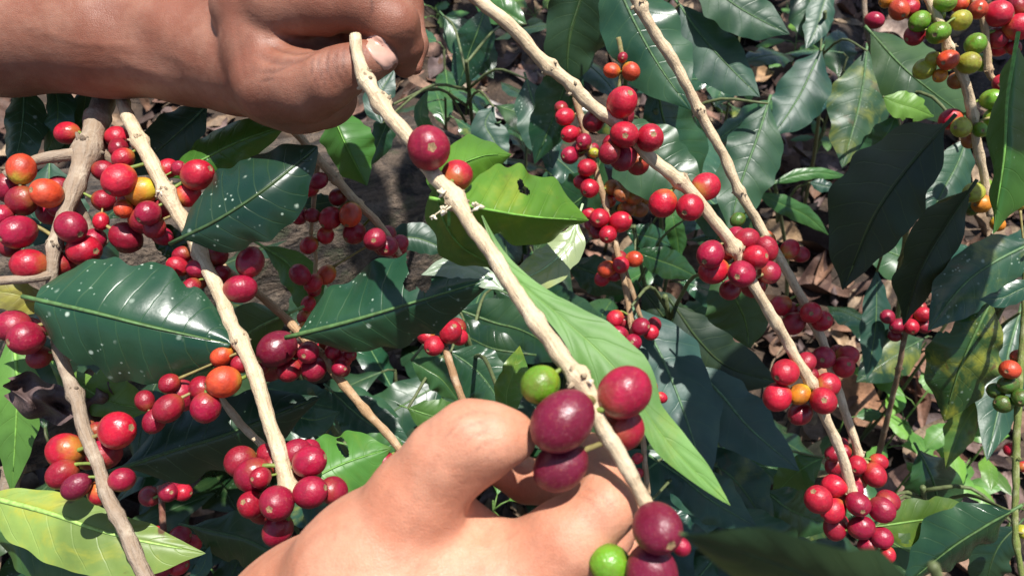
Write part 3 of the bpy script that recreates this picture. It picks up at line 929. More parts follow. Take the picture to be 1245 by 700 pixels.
def build_picking_hand():
    f = Flesh()
    f.bone((330, 880, .285, 150), (395, 790, .262, 132), (470, 712, .240, 112), k=30)
    f.bone((470, 712, .240, 112), (585, 726, .238, 90), (650, 752, .238, 78), k=30)
    f.bone((455, 700, .238, 94), (507, 608, .230, 57), (541, 558, .2245, 46), (572, 533, .2215, 46), k=22)          # thumb
    f.bone((572, 533, .2215, 46), (600, 532, .2215, 41), (622, 531, .223, 31), k=12)
    f.bone((538, 584, .227, 38), (586, 556, .2235, 33), k=12)
    f.bone((546, 616, .236, 28), (572, 640, .238, 30), k=16)
    f.bone((500, 664, .238, 64), (560, 700, .240, 58), (620, 734, .241, 64), k=26)
    f.bone((615, 722, .236, 80), (690, 656, .228, 49), (736, 616, .227, 38), k=16)          # index finger
    f.bone((736, 616, .227, 38), (734, 585, .236, 32), (716, 552, .246, 27), k=8)
    f.bone((690, 705, .250, 50), (752, 622, .264, 32), (744, 600, .266, 29), k=8)           # middle finger reaching round behind
    f.bone((744, 600, .266, 29), (690, 590, .262, 28), (640, 584, .256, 27), (584, 552, .248, 24), k=6)
    f.bone((700, 720, .262, 50), (768, 660, .286, 30), (730, 640, .288, 28), k=8)
    for pts, r, dp in [([(540, 524), (558, 508), (582, 500), (606, 503)], 2.4, .55), ([(548, 534), (568, 518), (596, 511)], 2.2, .5), ([(556, 546), (576, 530), (602, 521)], 2.6, .5), ([(536, 540), (550, 522), (566, 512)], 2.0, .4), ([(566, 556), (584, 542), (606, 534)], 2.2, .35),
                       ([(470, 690), (505, 640), (535, 590)], 6, .16), ([(380, 700), (430, 660), (480, 610), (510, 575)], 6, -.14), ([(520, 700), (560, 668), (600, 660)], 6, -.14), ([(440, 690), (500, 676), (560, 690)], 5, -.12), ([(560, 700), (600, 672), (650, 660), (690, 640)], 6, .14), ([(640, 690), (672, 664)], 2.5, .18), ([(652, 694), (682, 668)], 2.5, .18), ([(716, 592), (742, 598), (764, 612)], 2.2, .3), ([(704, 604), (716, 616), (728, 640)], 2.2, .25),
                       ([(698, 600), (720, 610), (738, 636)], 2.8, .5), ([(708, 592), (732, 602), (752, 624)], 2.6, .5), ([(690, 608), (708, 622), (724, 646)], 2.4, .4),
                       ([(578, 604), (566, 618), (566, 640)], 4, .45), ([(604, 636), (590, 650), (590, 668)], 4, .3),
                       ([(688, 566), (700, 574), (716, 578)], 2.5, .6), ([(668, 570), (672, 590), (668, 610)], 2.2, .8)]:
        f.crease(pts, r, dp)
    V, Q, cr = f.mesh(.00115, clip=(np.array([-.13, -.17, -.36]), np.array([.2, .2, 0])))
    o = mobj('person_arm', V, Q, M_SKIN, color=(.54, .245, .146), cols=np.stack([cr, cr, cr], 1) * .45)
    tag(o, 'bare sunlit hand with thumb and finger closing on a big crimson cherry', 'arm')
    return f

# ------------------------------------------------------------------ the two hands
build_fist()
build_picking_hand()

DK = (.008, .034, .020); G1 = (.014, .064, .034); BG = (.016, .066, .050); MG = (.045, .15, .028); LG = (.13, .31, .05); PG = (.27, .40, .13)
PALE = (.62, .48, .31); TAN = (.50, .36, .21); GREY = (.24, .19, .14); BROWN = (.30, .17, .085); GREEN = (.16, .22, .05)

# ------------------------------------------------------------------ the twig held by both hands
A = Branch('coffee_branch', 'long pale twig stretching from the fist down to the picking hand', 'branch',
           [(432, 44, .322, 7.5), (435, 70, .318, 8), (445, 98, .313, 9.5), (463, 125, .308, 9.5), (490, 160, .300, 9.5), (518, 197, .290, 10), (550, 240, .280, 10.5),
            (568, 265, .272, 10), (600, 312, .258, 10), (640, 374, .244, 10.5), (690, 442, .226, 12), (710, 472, .220, 12), (740, 530, .2185, 10.5), (770, 585, .2175, 10), (790, 618, .2165, 9.5)],
           PALE, nodes=[(447, 97), (462, 126), (552, 244), (702, 460)], rough=.13)
A.cherries([(521, 180, 27, 'c', -1), (555, 214, 20, 'r', 1), (657, 467, 23, 'g', -1), (684, 511, 36, 'p', -1), (682, 566, 30, 'p', 1), (759, 477, 32, 'c', 1), (757, 520, 27, 'd', 1),
            (799, 641, 30, 'p', -1), (792, 698, 33, 'p', -1), (742, 685, 24, 'g', 1), (828, 664, 11, 'c', 1)])
A.flower(537, 236, 6, 5); A.flower(541, 256, 6, 5); A.flower(582, 250, 5, 6); A.flower(528, 262, 3, 4)
A.flower(716, 462, 3, 4)
leaf(A.root, [(548, 246, .285), (598, 256, .292), (650, 264, .300), (716, 268, .312)], 66, 42, (.085, .25, .03), da=.012, db=.018, thin=.28, dull=.28, yellow=.5, curl=.10, wave=.05, bites=[(.52, .52, .05, .10), (.49, .60, .03, .08)], nu=150, nv=56)
leaf(A.root, [(546, 252, .292), (548, 210, .300), (585, 190, .310), (622, 188, .32)], 32, 45, (.075, .23, .03), da=.01, db=.01, thin=.3, dull=.28, wave=.04)
leaf(A.root, [(530, 222, .296), (536, 262, .302), (560, 300, .310), (606, 326, .32)], 48, 24, (.045, .16, .025), da=-.004, db=.015, thin=.2, dull=.3, yellow=.3)
leaf(A.root, [(586, 262, .278), (618, 328, .270), (686, 388, .262), (748, 448, .255), (815, 540, .250), (888, 614, .246)], 44, 36, (.17, .38, .08), shape=[(0, .4), (.3, .4), (.44, .8), (.55, .88), (.68, .52), (.9, 1.0), (1, 1.3)], da=.004, db=-.002, rib=False, thin=.34, dull=.42, curl=.0, wave=.06, yellow=.4, nu=90, nv=18)
leaf(A.root, [(702, 268, .33), (690, 300, .33), (655, 330, .335), (610, 345, .34)], 24, 24, (.34, .46, .28), sheen=.8, dull=.16, yellow=.6, thin=.1)
leaf(A.root, [(612, 352, .35), (580, 330, .36), (548, 322, .37), (512, 334, .38)], 18, 14, (.36, .46, .36), sheen=.8, dull=.16, thin=.1)

# ------------------------------------------------------------------ the two twigs crossing on the right
B = Branch('coffee_branch', 'thick pale knobbly twig sloping from top centre down through the red clusters', 'branch',
           [(572, -8, .385, 8.5), (620, 32, .385, 8.5), (662, 75, .39, 8.5), (700, 110, .392, 8), (750, 152, .398, 8), (790, 190, .405, 8), (828, 222, .41, 8), (858, 255, .415, 7.5),
            (892, 300, .42, 8), (908, 332, .425, 7), (930, 370, .43, 7), (957, 416, .44, 7), (985, 465, .445, 7), (1010, 520, .455, 6.5), (1026, 562, .46, 6.5), (1036, 600, .465, 7)],
           PALE, nodes=[(668, 83), (697, 107), (826, 220), (893, 302), (985, 465), (1034, 596)], rough=.12)
B.cherries([(756, 125, 19, 'r', -1), (722, 147, 14, 'd'), (759, 164, 17.5, 'r', -1), (790, 168, 17, 'r', -1), (758, 190, 17, 'c', 1), (741, 186, 13, 'd'),
            (806, 247, 17, 'r', 1), (839, 252, 17, 'r', -1), (858, 227, 17, 'r', 1),
            (864, 309, 17, 'c'), (868, 329, 17, 'r'), (902, 333, 17, 'c', -1), (918, 313, 15.5, 'r', -1), (888, 352, 13, 'd'), (935, 331, 14, 'c', 1), (907, 291, 14, 'd'), (881, 306, 12, 'd'),
            (955, 452, 16, 'r'), (945, 482, 17, 'r'), (972, 479, 13, 'O', -1), (1001, 487, 16.5, 'r', -1), (1006, 468, 15, 'r', 1), (973, 503, 14, 'd'), (980, 440, 12, 'd'), (985, 455, 10, 'd'),
            (995, 607, 17, 'r'), (1015, 590, 15, 'r', 1), (1013, 620, 14.5, 'r'), (1015, 641, 14, 'd'), (1043, 612, 15, 'c', -1), (1072, 619, 15.5, 'c', -1), (1047, 641, 14.5, 'c', -1), (1072, 653, 12.5, 'c'),
            (1055, 662, 11, 'c', 1), (1079, 674, 10, 'r'), (1030, 600, 11, 'd')])
C = Branch('coffee_branch', 'slender pale twig further back crossing over to the lower right red cluster', 'branch',
           [(768, -10, .46, 7), (778, 10, .46, 7.5), (800, 45, .465, 6.8), (830, 95, .47, 6.5), (850, 135, .475, 6.5), (880, 190, .48, 6.2), (905, 245, .485, 6.2), (925, 275, .49, 6),
            (945, 310, .49, 6), (965, 345, .495, 5.8), (985, 382, .50, 5.8), (1002, 422, .50, 5.5), (1018, 470, .505, 5.5), (1031, 512, .51, 5.2), (1046, 556, .515, 5)],
           PALE, nodes=[(778, 10), (850, 136), (898, 233), (987, 386), (1046, 552)], rough=.12)
C.cherries([(897, 267, 9, 'G', 1), (929, 293, 14, 'r', 1), (960, 303, 12, 'r', 1), (949, 371, 12.5, 'r', 1), (965, 393, 13.5, 'd'), (986, 380, 13.5, 'r', -1), (999, 390, 13, 'r', -1),
            (1002, 434, 13.5, 'c', -1), (1030, 432, 12.5, 'r', 1), (1026, 446, 13.5, 'r', -1), (1042, 565, 11.5, 'r', -1), (1063, 577, 14, 'r', -1), (1068, 561, 10.5, 'r', 1),
            (1015, 566, 11.5, 'd'), (1014, 551, 10.5, 'd'), (1026, 549, 9, 'd'), (1043, 586, 10.5, 'r', 1)])

# ------------------------------------------------------------------ thin twigs with small cherries
D = Branch('coffee_branch', 'thin hanging twig in the centre ringed by clusters of small cherries', 'branch',
           [(700, 118, .60, 4.5), (712, 165, .60, 4.5), (726, 212, .60, 4.5), (741, 268, .60, 4.2), (752, 310, .595, 4), (763, 365, .59, 4), (772, 420, .58, 3.8), (777, 475, .57, 3.5), (782, 540, .56, 3.5), (788, 600, .56, 4)],
           (.34, .22, .12), nodes=[(714, 190), (740, 265), (766, 392)], rough=.08,
           extra=[[(756, 168, .58, 3), (757, 200, .585, 3), (760, 238, .59, 3)], [(752, 310, .595, 3.2), (764, 340, .6, 3.2), (780, 390, .6, 3)]])
D.cherries([(687, 142, 11, 'r'), (693, 163, 10.5, 'r'), (710, 172, 10, 'c'), (693, 189, 11, 'c'), (714, 204, 11, 'r'), (722, 186, 6.5, 'y'), (708, 221, 9.5, 'r'), (717, 229, 11.5, 'r'),
            (741, 245, 8.5, 'r', 1), (729, 265, 12, 'r'), (754, 270, 13, 'r'), (739, 285, 11, 'r'), (726, 281, 9.5, 'd'), (716, 260, 8.5, 'r'), (744, 228, 10, 'b', 1), (756, 235, 10, 'b'),
            (771, 239, 10.5, 'b'), (783, 241, 9, 'o', 1), (762, 254, 10.5, 'b'), (777, 255, 10, 'b', 1), (738, 327, 11, 'o'), (755, 322, 10.5, 'r'), (771, 315, 10, 'o'),
            (748, 387, 10.5, 'r'), (752, 407, 11.5, 'c'), (770, 416, 10.5, 'c'), (779, 397, 11, 'c'), (791, 404, 9.5, 'r'), (775, 557, 7, 'r'), (776, 575, 6.5, 'r'), (790, 470, 9, 'r', 1), (804, 483, 7, 'r', 1)])
T2 = Branch('coffee_branch', 'short twig hanging before the bluish leaf with two orange-red cherries', 'branch',
            [(752, 46, .58, 3), (756, 66, .58, 3.2), (757, 84, .58, 3), (752, 108, .58, 2.6)], (.22, .20, .07))
T2.cherries([(744, 86, 10, 'o'), (767, 87, 11, 'o'), (757, 70, 6.5, 'd', -1)])
GB = Branch('coffee_branch', 'thin brown twig standing in the litter topped by a small red cluster', 'branch',
            [(1104, 392, .66, 3), (1098, 420, .67, 3.2), (1090, 460, .69, 3.4), (1080, 505, .72, 3.4), (1066, 560, .76, 3.6)], (.26, .16, .10), nodes=[(1092, 446)])
GB.cherries([(1079, 385, 8.5, 'c'), (1092, 396, 9.5, 'c'), (1108, 397, 9.5, 'r'), (1122, 382, 9.5, 'r'), (1124, 397, 8.5, 'c'), (1088, 408, 7.5, 'd'), (1104, 384, 7, 'd')])
LB = Branch('coffee_branch', 'short brown twig rising behind the thumb to a red cluster under the dark leaf', 'branch',
            [(566, 496, .46, 5), (556, 468, .465, 5), (546, 440, .47, 5), (538, 415, .475, 4)], BROWN, nodes=[(541, 420)])
LB.cherries([(548, 404, 14, 'r'), (528, 420, 12.5, 'r'), (540, 392, 9.5, 'r', 1), (518, 409, 10, 'r', 1)])

# ------------------------------------------------------------------ upper right: half-ripe cherries
E = Branch('coffee_branch', 'greyish twig crowded with green, yellow and orange cherries at the upper right', 'branch',
           [(1122, -14, .50, 5.5), (1138, 20, .50, 5.5), (1153, 56, .505, 6), (1170, 92, .51, 6), (1180, 130, .52, 6), (1188, 170, .53, 5.5), (1196, 215, .54, 5), (1204, 262, .55, 4.5)],
           PALE, nodes=[(1153, 58), (1182, 140)])
E.cherries([(1078, 1, 9, 'O', 1), (1093, 12, 13, 'o'), (1105, 10, 12.5, 'r'), (1118, 26, 12.5, 'g', -1), (1112, 43, 12, 'd'), (1141, 40, 14, 'g', -1), (1139, 19, 10, 'g', 1), (1148, 4, 12, 'g', -1),
            (1168, 25, 12.5, 'y', 1), (1153, 73, 12.5, 'o', -1), (1124, 84, 13, 'y', 1), (1143, 92, 8.5, 'O', -1), (1163, 98, 10.5, 'b', 1), (1178, 77, 13, 'y', -1), (1186, 54, 13, 'g', 1), (1135, 72, 9, 'y', 1),
            (1156, 145, 13, 'r', 1), (1169, 155, 12.5, 'y', -1), (1192, 158, 9.5, 'g', -1), (1207, 160, 9, 'g', 1), (1179, 171, 9.5, 'b', 1), (1209, 143, 12.5, 'g', -1), (1206, 121, 12.5, 'g', 1),
            (1184, 234, 12.5, 'y', -1), (1194, 248, 11.5, 'O', -1), (1198, 226, 9, 'g', 1), (1213, 272, 9, 'O', 1), (1182, 253, 9, 'G', 1)])
E2 = Branch('coffee_branch', 'greyish twig behind it at the top right with plump red cherries', 'branch',
            [(1176, -10, .54, 4.5), (1194, 22, .54, 4.5), (1200, 55, .545, 4.5), (1203, 90, .55, 4.2), (1216, 100, .55, 3)], TAN, nodes=[(1202, 84)])
E2.cherries([(1213, 17, 15.5, 'r', -1), (1238, 33, 16, 'r', -1), (1212, 46, 13, 'd'), (1189, 12, 11.5, 'o', -1), (1167, 5, 10, 'o', 1), (1194, 76, 11, 'g', 1), (1218, 101, 11, 'r', -1), (1237, 8, 12, 'd'), (1232, 58, 9, 'd')])
E3 = Branch('coffee_branch', 'thin dark twig at the top with one dark red cherry beside it', 'branch',
            [(1050, -8, .70, 3.5), (1053, 30, .70, 3.2), (1060, 60, .71, 3), (1070, 96, .72, 2.6)], (.20, .15, .11))
E3.cherries([(1063, 25, 10.5, 'c', -1)])
leaf(E.root, [(1236, 58, .36), (1226, 120, .355), (1222, 190, .355), (1208, 284, .36)], 62, 25, (.055, .19, .03), da=.03, db=.02, thin=.3, dull=.3, specks=.3)
FB = Branch('coffee_branch', 'green shoot along the right edge carrying green and red cherries', 'branch',
            [(1248, 330, .54, 4), (1243, 420, .54, 4), (1238, 480, .54, 4.2), (1236, 545, .54, 4.4), (1234, 610, .54, 4), (1236, 660, .54, 3.6), (1243, 705, .54, 3.4)], GREEN, nodes=[(1238, 556)])
FB.cherries([(1228, 449, 12, 'o', -1), (1238, 434, 9.5, 'r', 1), (1226, 468, 11.5, 'G', -1), (1220, 491, 11, 'G', -1), (1211, 475, 10, 'G', 1), (1240, 483, 10.5, 'G', -1), (1229, 546, 8, 'r', 1), (1244, 567, 7, 'r', 1), (1243, 646, 9, 'y', 1), (1239, 245, 10, 'b', 1)])

# ------------------------------------------------------------------ left: the laden branches
H = Branch('coffee_branch', 'thick grey-brown stem at the upper left thinning into a pale twig at lower left', 'branch',
           [(140, 70, .47, 14), (134, 96, .455, 14.5), (122, 138, .42, 14.5), (106, 180, .40, 14), (94, 222, .388, 12.5), (80, 255, .38, 10), (68, 290, .374, 8.5), (65, 330, .37, 7.5), (66, 385, .375, 7.5), (78, 445, .37, 8),
            (93, 486, .362, 8.5), (106, 530, .352, 8), (126, 588, .34, 8.5), (151, 645, .332, 9.5), (180, 706, .325, 10)],
           (.29, .225, .165), nodes=[(104, 184), (92, 478), (67, 300)], rough=.10,
           extra=[[(100, 188, .395, 9), (72, 190, .39, 7.5), (40, 196, .385, 6.5), (6, 214, .38, 6)], [(108, 190, .40, 8), (128, 190, .405, 7), (144, 206, .41, 6)],
                  [(66, 333, .37, 6), (40, 338, .365, 5.5), (-5, 342, .36, 5.5)], [(86, 240, .39, 8), (100, 262, .392, 7), (112, 282, .395, 5.5), (130, 296, .40, 4)]])
H.cherries([(82, 162, 14, 'r', 1), (142, 167, 14, 'r', 1), (144, 180, 12, 'd'), (26, 206, 17, 'o', -1), (57, 235, 18.5, 'o', -1), (11, 228, 18, 'c', 1), (27, 244, 18, 'd'), (22, 282, 20, 'c', -1), (2, 263, 14, 'c', 1),
            (36, 322, 20, 'r', -1), (86, 276, 18.5, 'c', -1), (102, 304, 19.5, 'r', 1), (76, 321, 16, 'd'), (126, 208, 13, 'd'), (126, 244, 13.5, 'd'), (123, 269, 10, 'r', 1), (153, 289, 18, 'w', 1),
            (16, 396, 20, 'c', -1), (32, 411, 20.5, 'c', -1), (48, 434, 14, 'd'), (80, 548, 22, 'r', 1), (127, 551, 20, 'c', 1), (142, 523, 22, 'r', 1), (93, 591, 16, 'p', 1), (76, 576, 18, 'd'), (120, 599, 14, 'r', 1), (148, 583, 15, 'c', 1),
            (12, 300, 12, 'd'), (118, 524, 12, 'd')])
I = Branch('coffee_branch', 'straight pale twig running down past the spotted leaves to the low crimson cluster', 'branch',
           [(140, 80, .46, 7), (146, 108, .435, 7.5), (154, 135, .41, 8.5), (166, 165, .39, 9), (185, 200, .374, 9), (205, 238, .37, 9.5), (224, 272, .37, 9), (252, 325, .366, 9), (273, 375, .36, 9), (293, 416, .354, 9.5), (312, 462, .348, 9.5),
            (330, 520, .34, 9.5), (345, 570, .335, 11), (354, 604, .332, 12)],
           PALE, nodes=[(204, 232), (170, 172), (292, 412), (351, 596)], rough=.10)
I.cherries([(145, 219, 20, 'r', -1), (172, 233, 18, 'O', 1), (150, 193, 13, 'r', 1), (150, 254, 11, 'o', 1), (180, 259, 15, 'c', 1), (198, 254, 13.5, 'c', 1), (174, 268, 17, 'd'), (188, 277, 13, 'd'), (240, 213, 19, 'r', 1), (228, 237, 15, 'r', 1), (204, 205, 12, 'r', 1),
            (272, 464, 20, 'o', -1), (270, 432, 13, 'o', 1), (293, 442, 11, 'd'), (222, 480, 18, 'c', 1), (250, 495, 18, 'c', 1), (205, 496, 17, 'd'), (188, 511, 14, 'c', 1), (176, 487, 12, 'd'), (206, 466, 12, 'd'), (245, 472, 15, 'd'),
            (308, 577, 22, 'c', 1), (306, 613, 17, 'd'), (337, 611, 21.5, 'c', -1), (377, 598, 19.5, 'c', -1), (376, 561, 19, 'c', 1), (360, 549, 16, 'c', 1), (405, 596, 17, 'c', 1), (338, 644, 19, 'c', 1), (317, 580, 13, 'd'), (327, 553, 14, 'd'), (366, 590, 10, 'd'),
            (248, 312, 16, 'd'), (304, 319, 17, 'c', 1), (241, 336, 16, 'd'), (268, 334, 11, 'd'), (292, 351, 18, 'c', 1), (216, 324, 12, 'r', 1), (232, 350, 12, 'd')])
I.flower(196, 232, 4, 4)
J = Branch('coffee_branch', 'short pale twig emerging under the fist with orange and red cherries below', 'branch',
           [(356, 158, .455, 5.5), (372, 176, .455, 5.5), (388, 194, .456, 6), (410, 220, .458, 5.8), (434, 246, .46, 5.5), (460, 272, .465, 5), (486, 310, .47, 4)], TAN, nodes=[(408, 218), (436, 248)],
           extra=[[(386, 195, .458, 4), (382, 240, .47, 3), (378, 284, .48, 2.5)], [(378, 284, .48, 2.5), (384, 320, .49, 2.5), (374, 380, .50, 2.5)]])
J.cherries([(388, 220, 10.5, 'c', 1), (378, 230, 9.5, 'r', 1), (411, 240, 11, 'd'), (402, 265, 14, 'r', -1), (426, 261, 14, 'o', -1), (431, 283, 14, 'd'), (456, 291, 14, 'c', -1), (471, 299, 13, 'c', 1), (363, 262, 11, 'c', 1), (360, 250, 8, 'd'),
            (396, 286, 10.5, 'r', 1), (376, 298, 10.5, 'r', 1), (380, 262, 9, 'd'), (365, 334, 12.5, 'c', 1), (381, 344, 11, 'r', -1), (397, 334, 11.5, 'o', 1), (375, 369, 9, 'r', 1), (371, 386, 9.5, 'r', 1), (382, 352, 9, 'd'), (370, 398, 7, 'O', 1)])
K = Branch('coffee_branch', 'brownish twig slanting from the left cluster down behind the picking hand', 'branch',
           [(262, 318, .40, 4.5), (311, 355, .40, 5), (345, 385, .398, 5.5), (365, 405, .396, 5.5), (396, 440, .392, 6), (430, 482, .388, 5.5), (470, 527, .384, 5.5), (500, 562, .38, 5)], (.40, .25, .13), nodes=[(388, 431)])
K.cherries([(337, 424, 22, 'p', -1), (375, 428, 14, 'c', -1), (382, 448, 15, 'c', -1), (394, 428, 13, 'r', 1), (407, 437, 12.5, 'c', 1), (413, 448, 9.5, 'c', 1), (352, 450, 14, 'd'), (314, 444, 13, 'd'), (426, 431, 8, 'd'), (467, 561, 12.5, 'c', 1)])
K2 = Branch('coffee_branch', 'short pale twig crossing behind the straight twig below the orange cherry', 'branch', [(262, 478, .40, 4.5), (285, 506, .395, 5), (312, 534, .39, 5), (334, 556, .385, 5)], PALE)
MB = Branch('coffee_branch', 'grey upright stem at the lower left behind the yellowing leaf', 'branch', [(36, 470, .45, 9), (29, 510, .45, 9.5), (20, 560, .45, 11), (8, 610, .45, 12)], GREY, nodes=[(20, 572)],
            extra=[[(-6, 491, .44, 5), (18, 489, .44, 5.5), (34, 484, .446, 5)]])
NB = Branch('coffee_branch', 'low twig at the bottom left with small dark red clusters', 'branch', [(194, 590, .53, 4), (197, 620, .53, 4), (200, 660, .53, 4), (196, 710, .53, 4)], (.20, .07, .05))
NB.cherries([(182, 603, 13, 'c', 1), (204, 598, 12, 'c', -1), (222, 598, 11, 'r', -1), (219, 651, 12.5, 'c', -1), (231, 661, 12, 'r', 1), (190, 650, 11, 'r', 1), (207, 664, 11, 'c', -1), (216, 686, 13, 'r', -1), (198, 689, 12, 'c', -1), (182, 686, 12, 'd'), (156, 696, 13, 'd'), (172, 672, 9, 'd')])

# leaves on those branches
leaf(H.root, [(43, 364, .352), (110, 379, .345), (186, 398, .345), (280, 418, .352)], 78, 79, G1, da=.012, db=.006, broad=.55, quilt=.4, dull=.2, specks=1., curl=.10, wave=.025, thin=.05, nu=60, nv=20)
leaf(I.root, [(222, 288, .350), (262, 268, .345), (318, 232, .345), (386, 178, .355)], 56, 54, DK, da=.012, db=.004, broad=.8, quilt=.5, dull=.2, specks=.9, curl=.10, wave=.02, thin=.04, nu=56, nv=18)
leaf(I.root, [(206, 215, .40), (246, 194, .40), (290, 172, .405), (352, 150, .41)], 28, 30, (.06, .19, .03), da=.01, db=.004, dull=.2, thin=.2)
leaf(I.root, [(252, 128, .43), (222, 156, .425), (190, 184, .42), (150, 214, .42)], 30, 32, BG, da=.004, db=.012, dull=.16, specks=.6)
leaf(I.root, [(180, 276, .39), (200, 290, .385), (212, 306, .385), (222, 330, .39)], 20, 16, G1, dull=.2, specks=.5)
leaf(K.root, [(364, 406, .372), (430, 389, .364), (510, 365, .360), (600, 338, .365)], 66, 52, G1, da=.014, db=.008, broad=.85, quilt=.5, dull=.2, specks=.9, thin=.04, curl=.12, bites=[(.66, .62, .055, .5), (.60, .36, .035, .16), (.71, .95, .06, .4)], nu=150, nv=56)
leaf(H.root, [(-30, 600, .375), (55, 622, .366), (140, 650, .362), (250, 672, .366)], 30, 62, (.25, .40, .10), da=.006, db=-.006, dull=.38, yellow=1., thin=.25, curl=.04, wave=.05, nu=60, nv=18, under=False)
leaf(I.root, [(354, 600, .36), (392, 575, .365), (425, 560, .37), (476, 544, .38)], 44, 46, (.075, .24, .035), da=.012, db=.0, dull=.3, thin=.25, yellow=.2, bites=[(.60, .55, .04, .42)], nu=120, nv=44)
leaf(I.root, [(352, 380, .41), (310, 400, .405), (268, 430, .40), (215, 470, .40)], 40, 40, (.15, .27, .10), da=.01, db=.01, dull=.22, thin=.2)
leaf(H.root, [(60, 440, .42), (100, 470, .41), (140, 490, .41), (190, 498, .415)], 38, 24, (.11, .25, .06), dull=.25, thin=.2, bites=[(.3, .7, .1, .3)])
leaf(MB.root, [(14, 400, .44), (20, 450, .43), (20, 500, .43), (14, 600, .44)], 26, 30, (.13, .30, .05), dull=.3, thin=.25)
leaf(H.root, [(70, 372, .40), (40, 364, .395), (10, 356, .39), (-40, 352, .39)], 22, 16, (.36, .30, .09), yellow=1., dull=.4, thin=.2)
leaf(MB.root, [(150, 568, .43), (210, 548, .43), (280, 526, .43), (390, 482, .44)], 50, 48, DK, da=.01, db=.015, dull=.22, specks=.3, thin=.03)
leaf(NB.root, [(232, 640, .50), (268, 648, .50), (300, 656, .50), (370, 690, .51)], 30, 36, DK, da=.01, db=.01, dull=.2)
leaf(NB.root, [(255, 664, .50), (246, 690, .50), (238, 700, .50), (228, 720, .50)], 10, 9, BG)
leaf(MB.root, [(-10, 640, .42), (40, 664, .41), (90, 690, .41), (150, 720, .42)], 40, 40, (.03, .09, .03), dull=.2)
leaf(H.root, [(30, 100, .44), (28, 140, .435), (24, 170, .435), (14, 212, .44)], 28, 24, BG, da=-.006, db=.014, dull=.24, specks=.5, sheen=1.0)
leaf(H.root, [(62, 90, .45), (70, 130, .44), (66, 160, .44), (54, 196, .45)], 22, 16, G1, dull=.2)
leaf(H.root, [(106, 92, .45), (102, 130, .45), (92, 160, .45), (70, 200, .455)], 16, 16, BG, dull=.1)
leaf(H.root, [(30, 300, .42), (46, 276, .41), (54, 262, .41), (70, 236, .41)], 22, 22, BG, dull=.08)
leaf(H.root, [(60, 196, .43), (60, 225, .425), (70, 260, .425), (88, 300, .43)], 40, 30, BG, dull=.2)
leaf(J.root, [(402, 132, .49), (412, 158, .49), (424, 184, .49), (446, 226, .50)], 36, 28, (.06, .20, .03), da=.01, db=.01, dull=.25, thin=.25)
leaf(J.root, [(470, 286, .50), (496, 288, .50), (516, 292, .50), (548, 306, .51)], 20, 17, BG, dull=.12)
leaf(J.root, [(366, 250, .48), (386, 248, .478), (398, 246, .478), (412, 244, .48)], 12, 12, G1, dull=.3)
leaf(J.root, [(320, 300, .52), (350, 320, .52), (372, 350, .52), (384, 410, .53)], 22, 22, (.05, .14, .03))

# ------------------------------------------------------------------ saplings and leaves further back
def sapling(name, label, cat, root, leaves, color=(.12, .15, .06), group=None, r=.0022):
    """a plant of its own: stem from the soil (root: x, y, d of its foot) and leaves on petioles"""
    foot = W(*root); foot[2] = ground_z(foot[0], foot[1]) - .01
    e = empty(name, foot); tag(e, label, cat, group)
    bases = np.array([WA([l[0][0]])[0] for l in leaves])
    top = bases.mean(0) + np.array([0, .02, -.01])
    B = Bag()
    V, Fq, U = tube(catmull([foot, foot * .5 + top * .5 + np.array([.012, .01, 0]), top], 14), np.linspace(r * 1.5, r, 14), 7, .06); B.add(V, Fq, U)
    for b in bases:
        a = foot + (top - foot) * rng.uniform(.72, 1.0)
        V, Fq, U = tube(catmull([a, (a + b) / 2 + np.array([0, .01, .012]), b], 8), np.linspace(r * .8, r * .45, 8), 6); B.add(V, Fq, U)
    B.build('stem', M_STALK, e, color)
    for l in leaves:
        leaf(e, *l[:-1], **l[-1])
    return e

sapling('coffee_sapling', 'bluish-green broad leaves hanging at the top between the two pale twigs', 'coffee plant', (760, 120, 1.2),
        [([(742, -40, .62), (768, 20, .62), (800, 78, .63), (840, 134, .64)], 52, 44, BG, dict(da=.01, db=.02, dull=.10)),
         ([(720, -50, .66), (706, 0, .67), (692, 50, .68), (690, 112, .70)], 50, 34, DK, dict(da=.03, db=.0, dull=.25)),
         ([(826, 6, .74), (852, 42, .74), (882, 76, .75), (924, 118, .76)], 30, 38, BG, dict(da=.0, db=.0, dull=.15)),
         ([(842, -34, .72), (880, -4, .72), (910, 16, .73), (960, 42, .74)], 34, 32, BG, dict(dull=.12)),
         ([(700, 60, .70), (690, 96, .71), (674, 140, .73), (650, 200, .75)], 24, 30, G1, dict(dull=.15, specks=.4))])
sapling('coffee_sapling', 'blue-grey glossy leaves behind the upper red clusters of the thick twig', 'coffee plant', (820, 250, 1.2),
        [([(742, 150, .56), (772, 176, .57), (800, 200, .58), (858, 238, .60)], 46, 46, BG, dict(da=-.01, db=.01, dull=.08)),
         ([(800, 100, .64), (806, 140, .65), (822, 180, .66), (850, 232, .68)], 44, 30, (.02, .075, .032), dict(da=.02, dull=.2)),
         ([(934, 126, .64), (920, 170, .65), (902, 220, .66), (886, 282, .68)], 38, 34, BG, dict(da=.0, db=.012, dull=.10)),
         ([(732, 190, .66), (716, 230, .67), (690, 252, .68), (640, 270, .70)], 24, 30, G1, dict(dull=.2))])
